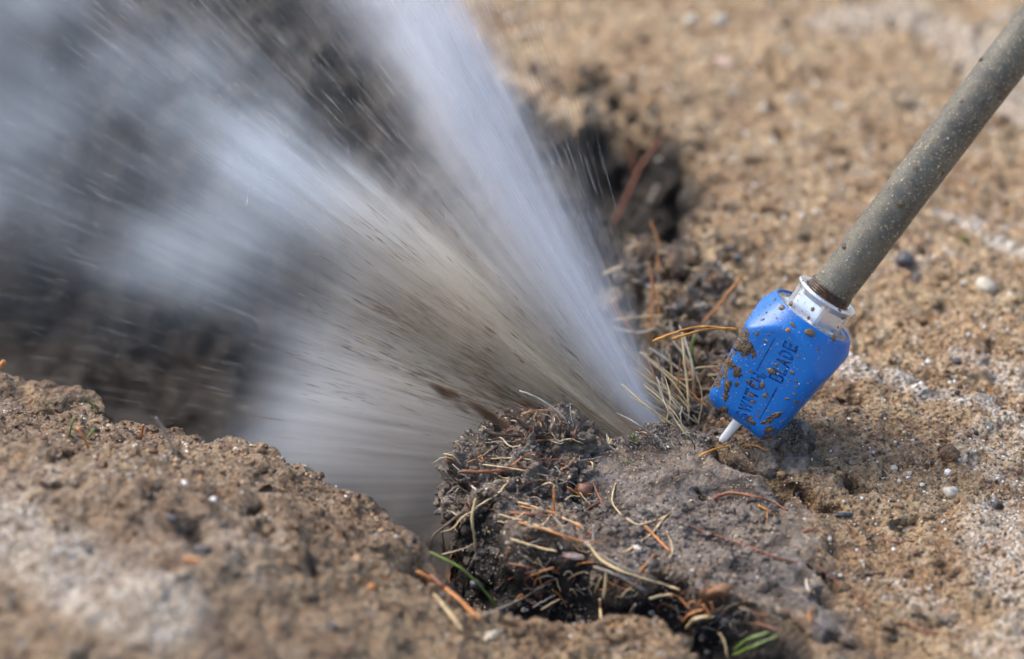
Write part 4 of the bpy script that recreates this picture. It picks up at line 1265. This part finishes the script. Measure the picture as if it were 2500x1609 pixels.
def text_poly(body, ustart, zstart, uend, zend, height):
    """flat glyph mesh of a word laid along the cap; returns list of (u, z) verts and faces"""
    cu = bpy.data.curves.new('glyphs', 'FONT')
    cu.body = body
    cu.size = 1
    cu.offset = (0.035, .03, .02, .01, 0, .015)[TRIAL]
    cu.resolution_u = (3, 2, 4, 1, 5, 6)[TRIAL]
    ob = bpy.data.objects.new('glyphs', cu)
    COL.objects.link(ob)
    dg = bpy.context.evaluated_depsgraph_get()
    me = bpy.data.meshes.new_from_object(ob.evaluated_get(dg))
    bpy.data.objects.remove(ob)
    bm = bmesh.new()
    bm.from_mesh(me)
    bmesh.ops.remove_doubles(bm, verts=bm.verts, dist=1e-5)
    xs_ = [v.co.x for v in bm.verts]
    ys_ = [v.co.y for v in bm.verts]
    x0, x1, y0, y1 = min(xs_), max(xs_), min(ys_), max(ys_)
    d = Vector((uend - ustart, zend - zstart))
    L = d.length
    d.normalize()
    up = Vector((-d.y, d.x))
    for v in bm.verts:
        fx = (v.co.x - x0) / (x1 - x0) * L
        fy = ((v.co.y - y0) / (y1 - y0) - .5) * height
        q = Vector((ustart, zstart)) + d * fx + up * fy
        v.co = (q.x, q.y, 0)
    return bm


def stroke_bm(pts, w_):
    bm = bmesh.new()
    for (u0, z0), (u1, z1) in zip(pts[:-1], pts[1:]):
        d = Vector((u1 - u0, z1 - z0))
        d.normalize()
        nn_ = Vector((-d.y, d.x)) * w_ / 2
        vv = [bm.verts.new((*q, 0)) for q in (Vector((u0, z0)) + nn_, Vector((u0, z0)) - nn_, Vector((u1, z1)) - nn_, Vector((u1, z1)) + nn_)]
        bm.faces.new(vv)
    return bm


def solid(bm, lo, hi, name):
    """extrude a (u,z) drawing between two offsets from the cap face"""
    bmesh.ops.triangulate(bm, faces=bm.faces)
    bmesh.ops.recalc_face_normals(bm, faces=bm.faces)
    ret = bmesh.ops.extrude_face_region(bm, geom=bm.faces[:])
    new = {g for g in ret['geom'] if isinstance(g, bmesh.types.BMVert)}
    for v in bm.verts:
        v.co = face_pt(v.co.x, v.co.y, hi if v in new else lo)
    bmesh.ops.recalc_face_normals(bm, faces=bm.faces)
    if bm.calc_volume(signed=True) < 0:
        bmesh.ops.reverse_faces(bm, faces=bm.faces)
    me = bpy.data.meshes.new(name)
    bm.to_mesh(me)
    return me


def letters(word, u0, z0, u1, z1, hgt):
    n_ = len(word)
    wd = {'I': .45, 'W': 1.35}
    tot = sum(wd.get(c_, 1) for c_ in word) + .22 * (n_ - 1)
    x = 0
    out_ = []
    for c_ in word:
        k = wd.get(c_, 1)
        fa, fb = x / tot, (x + k) / tot
        out_.append((c_, u0 + (u1 - u0) * fa, z0 + (z1 - z0) * fa, u0 + (u1 - u0) * fb, z0 + (z1 - z0) * fb, hgt))
        x += k + .22
    return out_


words = [(lambda a_=a_: text_poly(*a_)) for a_ in letters('SWITCH', 1.6, 3.6, -2.9, 25.6, 6.2) + letters('BLADE', 4.3, 27.6, 1.0, 46.0, 6.6)]
nlet = len(words)
words += [lambda: stroke_bm([(-6.4, 43.5), (-5.2, 30.5)], .55), lambda: stroke_bm([(-5.2, 30.45), (-4.7, 26.2)], .9), lambda: stroke_bm([(-2.4, 26.6), (1.0, 26.9)], .6),
          lambda: stroke_bm([(6.9, 25.5), (7.2, 20.5)], .9), lambda: stroke_bm([(7.3, 20), (8.5, 8.5)], .45)]
_b = [a_ for a_ in letters('BLADE', 4.3, 27.6, 1.0, 46.0, 6.6)][0]
_d = Vector((_b[3] - _b[1], _b[4] - _b[2]))


def bpt(fx, fy):
    q_ = Vector((_b[1], _b[2])) + _d * fx + Vector((-_d.y, _d.x)).normalized() * (fy * _b[5])
    return (q_.x, q_.y)


bcut = [(lambda a_=a_: stroke_bm([bpt(*a_[0]), bpt(*a_[1])], .72)) for a_ in
        [((.12, -.5), (.12, .5)), ((.05, .44), (.84, .44)), ((.06, .0), (.83, .0)), ((.04, -.44), (.85, -.44)), ((.88, .46), (.88, .05)), ((.90, -.04), (.90, -.47))]]
for fn in words[:6] + bcut + words[7:]:
    for trial in range(6):
        TRIAL = trial
        me = solid(fn(), -.55 - .003 * trial, .8 + .0137 * trial, 'cutter')
        me.transform(Matrix.Translation((.011e-3 * trial, 0, .017e-3 * trial)))
        ob = bpy.data.objects.new('cutter', me)
        COL.objects.link(ob)
        ob.parent = lance
        bpy.context.view_layer.update()
        md = cap.modifiers.new('b', 'BOOLEAN')
        md.operation = 'DIFFERENCE'
        md.solver = 'EXACT' if trial < 4 else 'FAST'
        md.object = ob
        dg = bpy.context.evaluated_depsgraph_get()
        me2 = bpy.data.meshes.new_from_object(cap.evaluated_get(dg))
        cap.modifiers.clear()
        bpy.data.objects.remove(ob)
        bq = fn()
        bmesh.ops.triangulate(bq, faces=bq.faces)
        fq = max(bq.faces, key=lambda f: f.calc_area()).calc_center_median()
        hq = BVHTree.FromPolygons([v.co[:] for v in me2.vertices], [list(p.vertices) for p in me2.polygons]).ray_cast(face_pt(fq.x, fq.y, 5), Vector((0, 1, 0))) if len(me2.polygons) else (None,)
        bq.free()
        if hq[0] is not None and .4 < (hq[0].y - face_pt(fq.x, fq.y, 0).y) * 1000 < .8 and len(me2.polygons) > len(cap.data.polygons):
            cap.data = me2
            break
bm = bmesh.new()
bm.from_mesh(cap.data)
for f in bm.faces:
    f.smooth = True
for e in bm.edges:
    if len(e.link_faces) == 2 and e.calc_face_angle(0) > R(38):
        e.smooth = False
bm.to_mesh(cap.data)
bm.free()
cap.name = 'nozzle_cap'
TRIAL = 0
for fn, nm in zip(words, ['letter'] * nlet + ['logo_line'] * 5):
    me = solid(fn(), -.62, -.50, nm)
    me.materials.append(M['recess'])
    ob = bpy.data.objects.new(nm, me)
    COL.objects.link(ob)
    ob.parent = cap


def lathe(name, prof, mat, parent, ns=72, rf=None, smooth=True):
    V, Fc = [], []
    for z, r_ in prof:
        for i in range(ns):
            th = 2 * math.pi * i / ns
            q = rf(th, z, r_) if rf else r_
            V.append((math.cos(th) * q * mm, math.sin(th) * q * mm, z * mm))
    for j in range(len(prof) - 1):
        for i in range(ns):
            a, b = j * ns + i, j * ns + (i + 1) % ns
            Fc.append((a, b, b + ns, a + ns))
    Fc.append(tuple(range(ns))[::-1])
    Fc.append(tuple(range((len(prof) - 1) * ns, len(prof) * ns)))
    return link(name, V, Fc, mat, parent, smooth)


def hexr(th, z, r_):
    if z > 67.2:
        return r_
    # corner 25 degrees right of the viewer side
    k = (th + math.pi / 2 - R(25) + PHI) % (math.pi / 3) - math.pi / 6
    h = r_ * math.cos(math.pi / 6) * 1.035 / math.cos(k)
    f = min(1, max(0, (z - 64.5) / 2.7))
    return min(h, r_) * (1 - f) + r_ * f


nut = lathe('collar_nut', [(52.3, 13.6), (55, 13.7), (60, 13.9), (64.5, 14.1), (66.4, 14.4), (67.2, 14.7), (67.9, 14.75), (68.3, 14.5), (68.4, 14.0), (68.0, 11.2), (67.6, 10.9), (66.0, 10.8), (66.0, 5)],
            M['nut'], lance, 120, hexr)
for p_ in nut.data.polygons:
    p_.use_smooth = True
bm = bmesh.new()
bm.from_mesh(nut.data)
for e in bm.edges:
    if len(e.link_faces) == 2 and e.calc_face_angle(0) > R(14):
        e.smooth = False
bm.to_mesh(nut.data)
bm.free()
tp = [(66.2, 9.0)]
for k in range(5):
    tp += [(66.5 + k * 1.15, 9.2), (66.9 + k * 1.15, 10.3), (67.3 + k * 1.15, 10.3), (67.6 + k * 1.15, 9.2)]
thread = lathe('pipe_thread', tp + [(73, 9.0)], M['thread'], lance)
# pipe, leaning a little more than the cap
PV, PF = [], []
npn, nsn = 130, 48
pd = Vector((math.sin(R(2.0)), 0, math.cos(R(2.0))))
LPI = 620
for j in range(npn):
    f = j / (npn - 1)
    s_ = LPI * f ** 1.6
    r_ = 9.55
    if j == 0:
        r_ = 8.2
    elif j == 1:
        r_ = 9.1
    ctr = Vector((0, 0, 71.0)) + Vector((pd.x * s_, 0, pd.z * s_)) + Vector((.15, 0, 0))
    for i in range(nsn):
        th = 2 * math.pi * i / nsn
        q = r_ + .12 * math.sin(th * 3 + s_ * .07) * math.sin(s_ * .05 + th)
        PV.append(ctr * mm + Vector((math.cos(th) * q, math.sin(th) * q, 0)) * mm)
for j in range(npn - 1):
    for i in range(nsn):
        a, b = j * nsn + i, j * nsn + (i + 1) % nsn
        PF.append((a, b, b + nsn, a + nsn))
PF.append(tuple(range(nsn))[::-1])
PF.append(tuple(range((npn - 1) * nsn, npn * nsn)))
pipe = link('pipe', PV, PF, M['pipe'], lance)

# surface tree of the lance in its own space
lv, lf, lowner = [], [], []
for o in (cap, nut, thread, pipe):
    b = len(lv)
    lv += [v.co[:] for v in o.data.vertices]
    for p_ in o.data.polygons:
        lf.append([i + b for i in p_.vertices])
        lowner.append(o)
LT = BVHTree.FromPolygons(lv, lf)


def lhit(px, py):
    d = (LI.to_3x3() @ ray(px, py)).normalized()
    return LT.ray_cast(LI @ CAM, d)


def blob(px, py, rx, ry, mat, name, ang=0, hgt=.55, jag=.06, tail=0):
    loc, nor, fi, dist = lhit(px, py)
    if loc is None:
        return
    if nor.dot(LI.to_3x3() @ ray(px, py)) > 0:
        nor = -nor
    ow = lowner[fi]
    s_ = PXM
    # picture-aligned axes on the surface
    ex = LI.to_3x3() @ (Vector((math.cos(ang), 0, 0)) + UPV * math.sin(ang))
    ex = (ex - nor * ex.dot(nor)).normalized()
    ey = nor.cross(ex)
    bm = bmesh.new()
    bmesh.ops.create_icosphere(bm, subdivisions=3, radius=1)
    cc = np.array([v.co[:] for v in bm.verts])
    nn_ = 1 + jag * noise(cc * 1.3, random.randint(1, 999)) + jag * .6 * noise(cc * 3.1, random.randint(1, 999))
    for v, k in zip(bm.verts, nn_):
        q = v.co * float(k)
        z_ = max(q.z, -.15)
        yy = q.y * (1 + (tail * .0))
        v.co = loc + ex * (q.x * rx * s_) + ey * (yy * ry * s_) + nor * (z_ * hgt * min(rx, ry) * s_)
    me = bpy.data.meshes.new(name)
    bm.to_mesh(me)
    bm.free()
    me.polygons.foreach_set('use_smooth', [True] * len(me.polygons))
    me.materials.append(M[mat])
    o = bpy.data.objects.new(name, me)
    COL.objects.link(o)
    o.parent = ow
    return o


for px, py, rx, ry, an in [(1931, 742, 8, 11, -.3), (1984, 755, 6, 7, -.3), (1974, 776, 5, 6, 0), (1921, 723, 6, 9, -.3), (1927, 700, 7, 10, -.2), (1940, 708, 7, 4, 0), (1909, 751, 9, 9, 0), (1977, 812, 16, 11, -.35),
                           (1936, 793, 11, 5, -.8), (1891, 731, 5, 6, 0), (2058, 777, 5, 6, .6), (2046, 799, 3, 5, 0), (2034, 826, 8, 12, 0), (1871, 763, 4, 4, 0), (1862, 780, 7, 4, 0), (1896, 776, 3, 4, 0),
                           (1976, 661, 7, 3, -.5), (1971, 671, 5, 2.5, -.5), (1951, 667, 3, 3, 0), (1945, 679, 4, 2.5, -.6), (1959, 686, 3, 3, 0), (1955, 690, 2, 3, 0), (2066, 742, 8, 3, -1), (2071, 763, 3, 3, 0), (2050, 757, 7, 4, -.6),
                           (1883, 906, 14, 8, -.35), (1861, 940, 7, 10, 0), (1838, 981, 9, 7, -.4), (1868, 966, 9, 6, 0), (1848, 815, 5, 7, 0), (1868, 831, 7, 3, .2), (1895, 890, 6, 5, 0), (1934, 910, 8, 5, -.6),
                           (1944, 945, 5, 3, .2), (1939, 963, 5, 4, .2), (1922, 974, 7, 4, .1), (1944, 931, 4, 4, 0), (1930, 929, 2.5, 2, 0), (1876, 1005, 3, 3, 0), (1852, 1018, 3, 3, 0), (1833, 905, 4, 4, 0),
                           (1893, 926, 3, 3, 0), (1876, 817, 4, 3, 0), (1930, 832, 3, 3, 0), (1949, 870, 3, 4, 0), (1998, 852, 4, 5, 0), (1880, 745, 3, 3, 0), (1868, 750, 3, 2, 0), (1905, 1030, 4, 3, 0)]:
    blob(px, py, rx * .85, ry * .85, 'drop', 'muddy_drop', an, .6)
blob(1924, 806, 6, 5, 'adrop', 'muddy_drop', .4, .7)
for px, py, rx, ry, an, jg in [(1816, 847, 22, 20, .3, .35), (1838, 858, 8, 14, .3, .5), (1802, 910, 9, 12, .5, .6), (1775, 947, 7, 18, -.2, .6), (1799, 937, 5, 7, 0, .5), (1795, 915, 7, 5, 0, .5), (1893, 1014, 19, 6, .45, .5),
                               (1872, 1030, 14, 5, .3, .5), (1880, 1052, 14, 5, .2, .5), (1836, 1030, 13, 5, -.5, .5), (1818, 960, 6, 9, .4, .3), (1835, 965, 8, 4, -.5, .3), (1827, 933, 6, 4, -.6, .4), (1838, 940, 6, 3.5, -.6, .4),
                               (1772, 970, 6, 10, -.2, .6), (1768, 1000, 8, 12, -.5, .6), (1786, 890, 8, 10, .5, .6), (1945, 982, 6, 4, 0, .5)]:
    blob(px, py, rx, ry, 'mud', 'mud_patch', an, .14 if rx > 10 else .22, min(jg * 1.3, .75))
for px, py, rx, ry, an in [(2165, 420, 10, 6, .8), (2178, 415, 6, 7, 0), (2100, 512, 6, 4, 0), (2235, 338, 6, 5, 0), (2236, 412, 5, 4, 0), (2347, 247, 5, 4, 0), (2395, 145, 7, 8, 0), (2478, 30, 14, 20, -.6), (2430, 55, 12, 12, .7),
                           (2060, 600, 6, 10, .3), (2200, 500, 7, 10, .8), (2376, 106, 4, 5, 0), (2280, 245, 4, 5, 0)]:
    blob(px, py, rx, ry, 'mud', 'mud_patch', an, .45, .4)


def specks(name, owner, n, box, rr, seed):
    g = random.Random(seed)
    V, Fc = [], []
    k = 0
    for _ in range(n):
        px, py = box(g)
        loc, nor, fi, dist = lhit(px, py)
        if loc is None or lowner[fi] is not owner:
            continue
        r_ = rr * math.exp(g.gauss(-.1, .35))
        b = len(V)
        for q in iv:
            V.append(loc + Vector(q.tolist()) * (r_ * g.uniform(.75, 1.2)))
        Fc += [(int(a) + b, int(c_) + b, int(d) + b) for a, c_, d in ifc]
    o = link(name, V, Fc, M['grain'], owner, False)
    o['kind'] = 'stuff'
    return o


def on_axis(g, a0, a1, p0, p1, mode=0):
    a = g.uniform(a0, a1)
    f = g.random() ** (2.2 if mode == 1 else 1)
    if mode == 2:
        f = f ** 4 if g.random() < .5 else 1 - g.random() ** 4 * 1
    p_ = p0 + (p1 - p0) * f
    return 1811.6 + .553 * a + .834 * p_, 1016.5 - .833 * a + .552 * p_


specks('sand_specks', cap, 1100, lambda g: on_axis(g, -20, 300, -120, 110, 1), .00017, 5)
specks('sand_specks', pipe, 3000, lambda g: on_axis(g, 330, 1300, -60, 110, 0), .00017, 6)
specks('sand_specks', nut, 120, lambda g: on_axis(g, 290, 380, -90, 90, 0), .0002, 7)

# milky water standing in the rim of the cap
pud = lathe('rim_water', [(55.25, 13.0), (55.25, 18.4), (56.4, 18.5), (56.2, 17.6), (55.9, 16), (56.5, 14.2), (57.0, 13.9), (57.0, 13)], M['water'], cap, 96)

# ------------------------------------------------------------------ the jet
m, t = material('white_water')
M['jet'] = m
co_ = t.n('ShaderNodeTexCoord').outputs['Object']
nz = t.noise(co_, 300, 4, 0.7)
finish(t, (0.92, 0.93, 0.95), 0.25, nz, 0.3, 0.0005, spec=0.6, **{'Transmission Weight': 0.25, 'IOR': 1.2})
top = BASE + AX * .002
bot = H0 + Vector((-.004, .004, -.012))
jp = [top.lerp(bot, i / 10) for i in range(11)]
o0 = jp[0].copy()
V, Fc = tube_mesh([p - o0 for p in jp], 2.5 * mm, 1.2 * mm, 20, 1.0, .03)
o = link('water_jet', V, Fc, M['jet'])
o.location = o0
tag(o, 'short white water jet shooting from under the blue cap into the soil', 'water jet')

# ------------------------------------------------------------------ the spray, in its own frame: X across, Y up the fan, Z out of it
SA = P(1680, 1180, depth_of(G(1620, 1075)) + .006)
sx = Vector((math.cos(R(14)), -math.sin(R(14)), 0))
sy = Vector((0, .42, .908))
sy = (sy - sx * sy.dot(sx)).normalized()
_a = R(6.4)
sx, sy = sx * math.cos(_a) + sy * math.sin(_a), sy * math.cos(_a) - sx * math.sin(_a)
sz = sx.cross(sy)
SM = Matrix.Translation(SA) @ Matrix((sx, sy, sz)).transposed().to_4x4()
m, t = material('mist')
M['mist'] = m
co_ = t.n('ShaderNodeTexCoord').outputs['Object']
xyz = t.n('ShaderNodeSeparateXYZ', {0: co_})
X, Y, Z = xyz.outputs
rr_ = t.n('ShaderNodeVectorMath', {0: co_}, operation='LENGTH').outputs['Value']
th = t.m('MULTIPLY', t.m('ARCTAN2', t.m('MULTIPLY', X, -1.0), Y), 180 / math.pi)
patch = t.noise(co_, 13, 2, 0.5)
lowv = t.n('ShaderNodeCombineXYZ', {0: t.m('MULTIPLY', th, 0.09), 1: t.m('MULTIPLY', rr_, 5.0), 2: t.m('MULTIPLY', t.m('DIVIDE', Z, t.m('ADD', rr_, .01)), 3.0)})
streakv = t.n('ShaderNodeCombineXYZ', {0: t.m('MULTIPLY', th, 0.95), 1: t.m('MULTIPLY', rr_, 9.0), 2: t.m('MULTIPLY', t.m('DIVIDE', Z, t.m('ADD', rr_, .01)), 9.0)})
streak = t.noise(streakv.outputs[0], 1.0, 3, 0.65)
low = t.noise(lowv.outputs[0], 1.0, 2, 0.5)
thw = t.m('ADD', th, t.m('MULTIPLY', t.m('SUBTRACT', low, .5), 9.0))
thw = t.m('ADD', thw, t.m('MULTIPLY', t.m('SUBTRACT', streak, .5), 6.0))
# gravity and drag: the fan droops outwards
f_ = t.m('DIVIDE', thw, 130.0)


def st(lst):
    return [(d / 130, v) for d, v in lst]


near = t.ramp(f_, st([(14, 0), (19, .12), (24, .35), (28, .72), (34, .9), (39, .6), (43, .45), (47, .7), (50, 1), (54, .85), (59, .45), (66, .38), (70, .7), (74, 1.1), (82, 1.15), (90, .85), (97, .45), (104, .2), (112, 0)]))
farr = t.ramp(f_, st([(22, 0), (25, .18), (28, .70), (31.5, .86), (35, .5), (39, .16), (43, .08), (47, .2), (51, .46), (55, .48), (59, .30), (63, .30), (67, .38), (70, .32), (74, .12), (79, .03), (90, 0)]))
fade = t.ramp(t.m('MULTIPLY', rr_, 2.0), [(.26, 0), (.46, 1)])
prof_ = t.n('ShaderNodeMix', {0: fade, 2: near, 3: farr}, data_type='FLOAT')
prof_ = prof_.outputs[0]
tau = t.m('MULTIPLY', t.m('POWER', prof_, 1.8), 3.3)
beta = t.m('DIVIDE', Z, t.m('ADD', t.m('MULTIPLY', rr_, .13), .004))
gau = t.m('EXPONENT', t.m('MULTIPLY', t.m('MULTIPLY', beta, beta), -1.0))
wid = t.m('MULTIPLY', t.m('ADD', t.m('MULTIPLY', rr_, .13), .004), 1.77)
den = t.m('DIVIDE', t.m('MULTIPLY', tau, gau), wid)
# fibrous streaks and drifting patches
den = t.m('MULTIPLY', den, t.ramp(streak, [(.34, .45), (.5, .95), (.68, 1.6)]))
pfar = t.ramp(patch, [(.36, .16), (.5, .85), (.64, 2.7)])
pm = t.n('ShaderNodeMix', {0: fade, 2: 1.0, 3: pfar}, data_type='FLOAT').outputs[0]
den = t.m('MULTIPLY', den, pm)
den = t.m('MULTIPLY', den, t.ramp(t.m('MULTIPLY', rr_, 2.0), [(0.0, .95), (.34, .95), (.48, .68), (.62, .52), (.80, .35), (.98, 0)]))
# sandy near the hole, clean water farther out, skylight blue tinted into its colour
sandm = t.ramp(f_, st([(28, .0), (40, .35), (47, 1), (66, 1), (74, .65), (92, .55), (110, .6)]))
sandr = t.ramp(t.m('MULTIPLY', rr_, 2.0), [(.08, 1), (.28, .85), (.46, .15), (.7, 0)])
sf = t.m('MULTIPLY', sandm, sandr)
scol = t.ramp(streak, [(.38, (.36, .24, .14)), (.5, (.80, .68, .50)), (.64, (.98, .92, .80))])
vcol = t.mix(sf, t.mix(fade, (.95, .96, 1.0), t.mix(t.ramp(f_, st([(38, 0), (48, 1)])), (.94, .955, 1.0), (.80, .89, 1.0))), scol)
pv = t.n('ShaderNodeVolumePrincipled', {'Color': vcol, 'Density': den, 'Anisotropy': 0.0})
out = t.n('ShaderNodeOutputMaterial')
t.nt.links.new(pv.outputs[0], out.inputs['Volume'])
V, Fc = [(0, 0, 0)], []
na, nb_, RM = 20, 8, .49
for i in range(na + 1):
    a = R(4 + 114 * i / na)
    for j in range(nb_ + 1):
        b = -.34 + .68 * j / nb_
        V.append((-math.sin(a) * math.cos(b) * RM, math.cos(a) * math.cos(b) * RM, math.sin(b) * RM))
q = lambda i, j: 1 + i * (nb_ + 1) + j
for i in range(na):
    for j in range(nb_):
        Fc.append((q(i, j), q(i + 1, j), q(i + 1, j + 1), q(i, j + 1)))
    Fc.append((0, q(i + 1, 0), q(i, 0)))
    Fc.append((0, q(i, nb_), q(i + 1, nb_)))
for j in range(nb_):
    Fc.append((0, q(0, j), q(0, j + 1)))
    Fc.append((0, q(na, j + 1), q(na, j)))
mist = link('spray_mist', V, Fc, M['mist'], smooth=False)
mist.matrix_world = SM
tag(mist, 'fan of white and sandy spray mist bursting out of the soil over the pit', 'spray', kind='stuff')

# fine threads of water in the fan
m, t = material('water_threads')
M['thr'] = m
ri = t.n('ShaderNodeNewGeometry').outputs['Random Per Island']
c = t.ramp(ri, [(0, (.85, .85, .85)), (.5, (.75, .72, .66)), (.85, (.60, .52, .40))], 'CONSTANT')
finish(t, c, 0.3, None, spec=.4, **{'Alpha': .20})
g = np.random.default_rng(11)
lob_th = np.array([22, 27, 32, 38, 45, 51, 56, 62, 70, 80, 90, 99.])
lob_w = np.array([2.2, 2.4, 1.5, 1.6, 1.6, 2.0, 1.2, .9, .9, 1.0, .7, .35])
n = 8000
kk = g.choice(len(lob_th), n, p=lob_w / lob_w.sum())
tha = np.radians(lob_th[kk] + g.normal(0, 3.6, n))
rs = .05 + .30 * g.uniform(0, 1, n) ** 1.3
be = g.normal(0, .10, n)
Ln = np.exp(g.normal(math.log(.017), .5, n)) * (.5 + rs * 2)
rad = np.exp(g.normal(math.log(.000060), .35, n)) * (1 + rs)
dv = np.stack([-np.sin(tha) * np.cos(be), np.cos(tha) * np.cos(be), np.sin(be)], 1)
# a few fall across the fan
fl = g.uniform(0, 1, n) < .008
dd_ = dv.copy()
dd_[fl] = np.stack([g.normal(.25, .12, fl.sum()), np.full(fl.sum(), 1.0), np.zeros(fl.sum())], 1)
dd_ /= np.linalg.norm(dd_, axis=1)[:, None]
rad[fl] *= 2.0
Ln[fl] = .009
e1 = np.cross(dd_, [0, 0, 1.0])
e1 /= np.linalg.norm(e1, axis=1)[:, None]
e2 = np.cross(dd_, e1)
p0 = dv * rs[:, None]
mid = p0 + dd_ * (Ln * .45)[:, None]
p1 = p0 + dd_ * Ln[:, None]
VV = [p0]
for k in range(3):
    a = k * 2.0944
    VV.append(mid + (e1 * math.cos(a) + e2 * math.sin(a)) * rad[:, None])
VV.append(p1)
VV = np.stack(VV, 1).reshape(-1, 3)
tf = np.array([[0, 1, 2], [0, 2, 3], [0, 3, 1], [4, 2, 1], [4, 3, 2], [4, 1, 3]])
FF = (tf[None] + (np.arange(n) * 5)[:, None, None]).reshape(-1, 3)
o = link_np('water_threads', VV, FF, M['thr'], True, 3)
o.matrix_world = SM
tag(o, 'countless fine threads and droplets of water flying out of the soil', 'spray', kind='stuff')

m, t = material('atomised_mud')
M['mudmist'] = m
co_ = t.n('ShaderNodeTexCoord').outputs['Object']
ln = t.n('ShaderNodeVectorMath', {0: co_}, operation='LENGTH').outputs['Value']
sv = t.n('ShaderNodeMapping', {0: co_, 3: (.8, 2.6, 2.6)})
nz = t.noise(sv.outputs[0], 1.3, 3, .6)
den = t.m('MULTIPLY', t.ramp(ln, [(.1, 1), (.9, 0)]), t.ramp(nz, [(.30, 0), (.55, 1)]))
wp_ = t.n('ShaderNodeVolumePrincipled', {'Color': (.16, .10, .065), 'Density': t.m('MULTIPLY', den, 1500.0)})
out = t.n('ShaderNodeOutputMaterial')
t.nt.links.new(wp_.outputs[0], out.inputs['Volume'])
# mud and sand torn along in the lower streams
m, t = material('flying_sand')
M['fsand'] = m
ri = t.n('ShaderNodeNewGeometry').outputs['Random Per Island']
c = t.ramp(ri, [(0, (.05, .032, .02)), (.45, (.14, .09, .05)), (.75, (.34, .24, .13))], 'CONSTANT')
finish(t, c, 0.5, None, spec=.3, **{'Alpha': .75})
g = np.random.default_rng(12)
n = 3200
tha = np.radians(np.where(g.uniform(0, 1, n) < .55, g.normal(66, 7, n), g.normal(50, 6, n)))
rs = .05 + .14 * g.uniform(0, 1, n) ** 1.3
clump = g.integers(0, 60, n)
ct, cr_, cb = g.normal(64, 7, 60), .05 + .11 * g.uniform(0, 1, 60), g.normal(.13, .04, 60)
inc = g.uniform(0, 1, n) < .5
tha = np.where(inc, np.radians(ct[clump] + g.normal(0, .8, n)), tha)
rs = np.where(inc, cr_[clump] + g.normal(0, .006, n), rs)
be = np.where(inc, cb[clump] + g.normal(0, .02, n), g.normal(.07, .09, n))
Ln = np.exp(g.normal(math.log(.008), .5, n))
rad = np.exp(g.normal(math.log(.00011), .4, n))
dd_ = np.stack([-np.sin(tha) * np.cos(be), np.cos(tha) * np.cos(be), np.sin(be)], 1)
p0 = dd_ * rs[:, None]
e1 = np.cross(dd_, [0, 0, 1.0])
e1 /= np.linalg.norm(e1, axis=1)[:, None]
e2 = np.cross(dd_, e1)
mid = p0 + dd_ * (Ln * .45)[:, None]
VV = [p0] + [mid + (e1 * math.cos(k * 2.0944) + e2 * math.sin(k * 2.0944)) * rad[:, None] for k in range(3)] + [p0 + dd_ * Ln[:, None]]
VV = np.stack(VV, 1).reshape(-1, 3)
FF = (tf[None] + (np.arange(n) * 5)[:, None, None]).reshape(-1, 3)
o = link_np('flying_mud', VV, FF, M['fsand'], True, 3)
o.matrix_world = SM
tag(o, 'brown sand and mud shreds carried in the lower streams of the spray', 'mud spray', kind='stuff')

# lumps of mud torn out and flying in the fan
for k, (px, py, L, W, an) in enumerate([(1197, 806, 34, 9, -34), (1262, 868, 22, 6, -38), (1274, 882, 16, 8, -38), (1068, 915, 46, 8, -30), (1080, 955, 60, 22, -30), (1190, 1012, 95, 26, -33), (1110, 962, 30, 14, -30),
                                        (1175, 960, 70, 9, -32), (1215, 945, 55, 10, -34), (1290, 985, 40, 14, -30), (988, 1038, 22, 4, -8), (960, 895, 30, 5, -26), (1130, 1000, 40, 10, -30), (1155, 880, 60, 6, -36),
                                        (1240, 1005, 50, 10, -28), (905, 985, 34, 4, -20), (840, 910, 30, 4, -25), (1000, 1000, 40, 5, -20)]):
    c = P(px, py, depth_of(SA) - .034 + random.uniform(-.006, .006))
    ex = (Vector((math.cos(R(an)), 0, 0)) + UPV * math.sin(R(an))).normalized()
    ey = NRM.cross(ex)
    bm = bmesh.new()
    bmesh.ops.create_icosphere(bm, subdivisions=3, radius=1)
    cc = np.array([v.co[:] for v in bm.verts])
    nn_ = 1 + .12 * noise(cc * 1.4, 300 + k)
    for v, kq in zip(bm.verts, nn_):
        v.co = v.co * float(kq)
    me = bpy.data.meshes.new('mud_lump')
    bm.to_mesh(me)
    bm.free()
    me.polygons.foreach_set('use_smooth', [True] * len(me.polygons))
    me.materials.append(M['mudmist'])
    o = bpy.data.objects.new('mud_lump', me)
    COL.objects.link(o)
    sl, sw = L * .85 * PXM, W * .65 * PXM
    o.matrix_world = Matrix.Translation(c) @ Matrix((ex * sl, ey * sw, NRM * sw)).transposed().to_4x4()
    lab = ['dark mud lump flying highest in the sandy streak of the spray', 'mud fleck just below the highest lump in the sandy streak', 'smaller mud fleck trailing right behind another in the sandy streak',
           'thin brown mud streak out in the white mist', 'wide brown mud lump further out than the largest one', 'largest dark mud lump flying just above the clod tip', 'brown mud lump between the widest and the largest lumps',
           'long thin mud streak directly above the largest lump', 'dark mud streak above the pale arching straw', 'mud lump flying closest above the forked tan stem', 'tiny mud fleck low in the white mist',
           'faint thin mud streak at the top of the white mist', 'mud streak just under the long thin one', 'highest long mud streak leaning over the brown lumps', 'mud streak right behind the twig on the clod',
           'faintest mud fleck far out in the white mist', 'slim mud streak at the outer edge of the white mist', 'slim mud streak in the heart of the white mist'][k]
    tag(o, lab, 'mud lump', 'mud lumps flying in the spray')
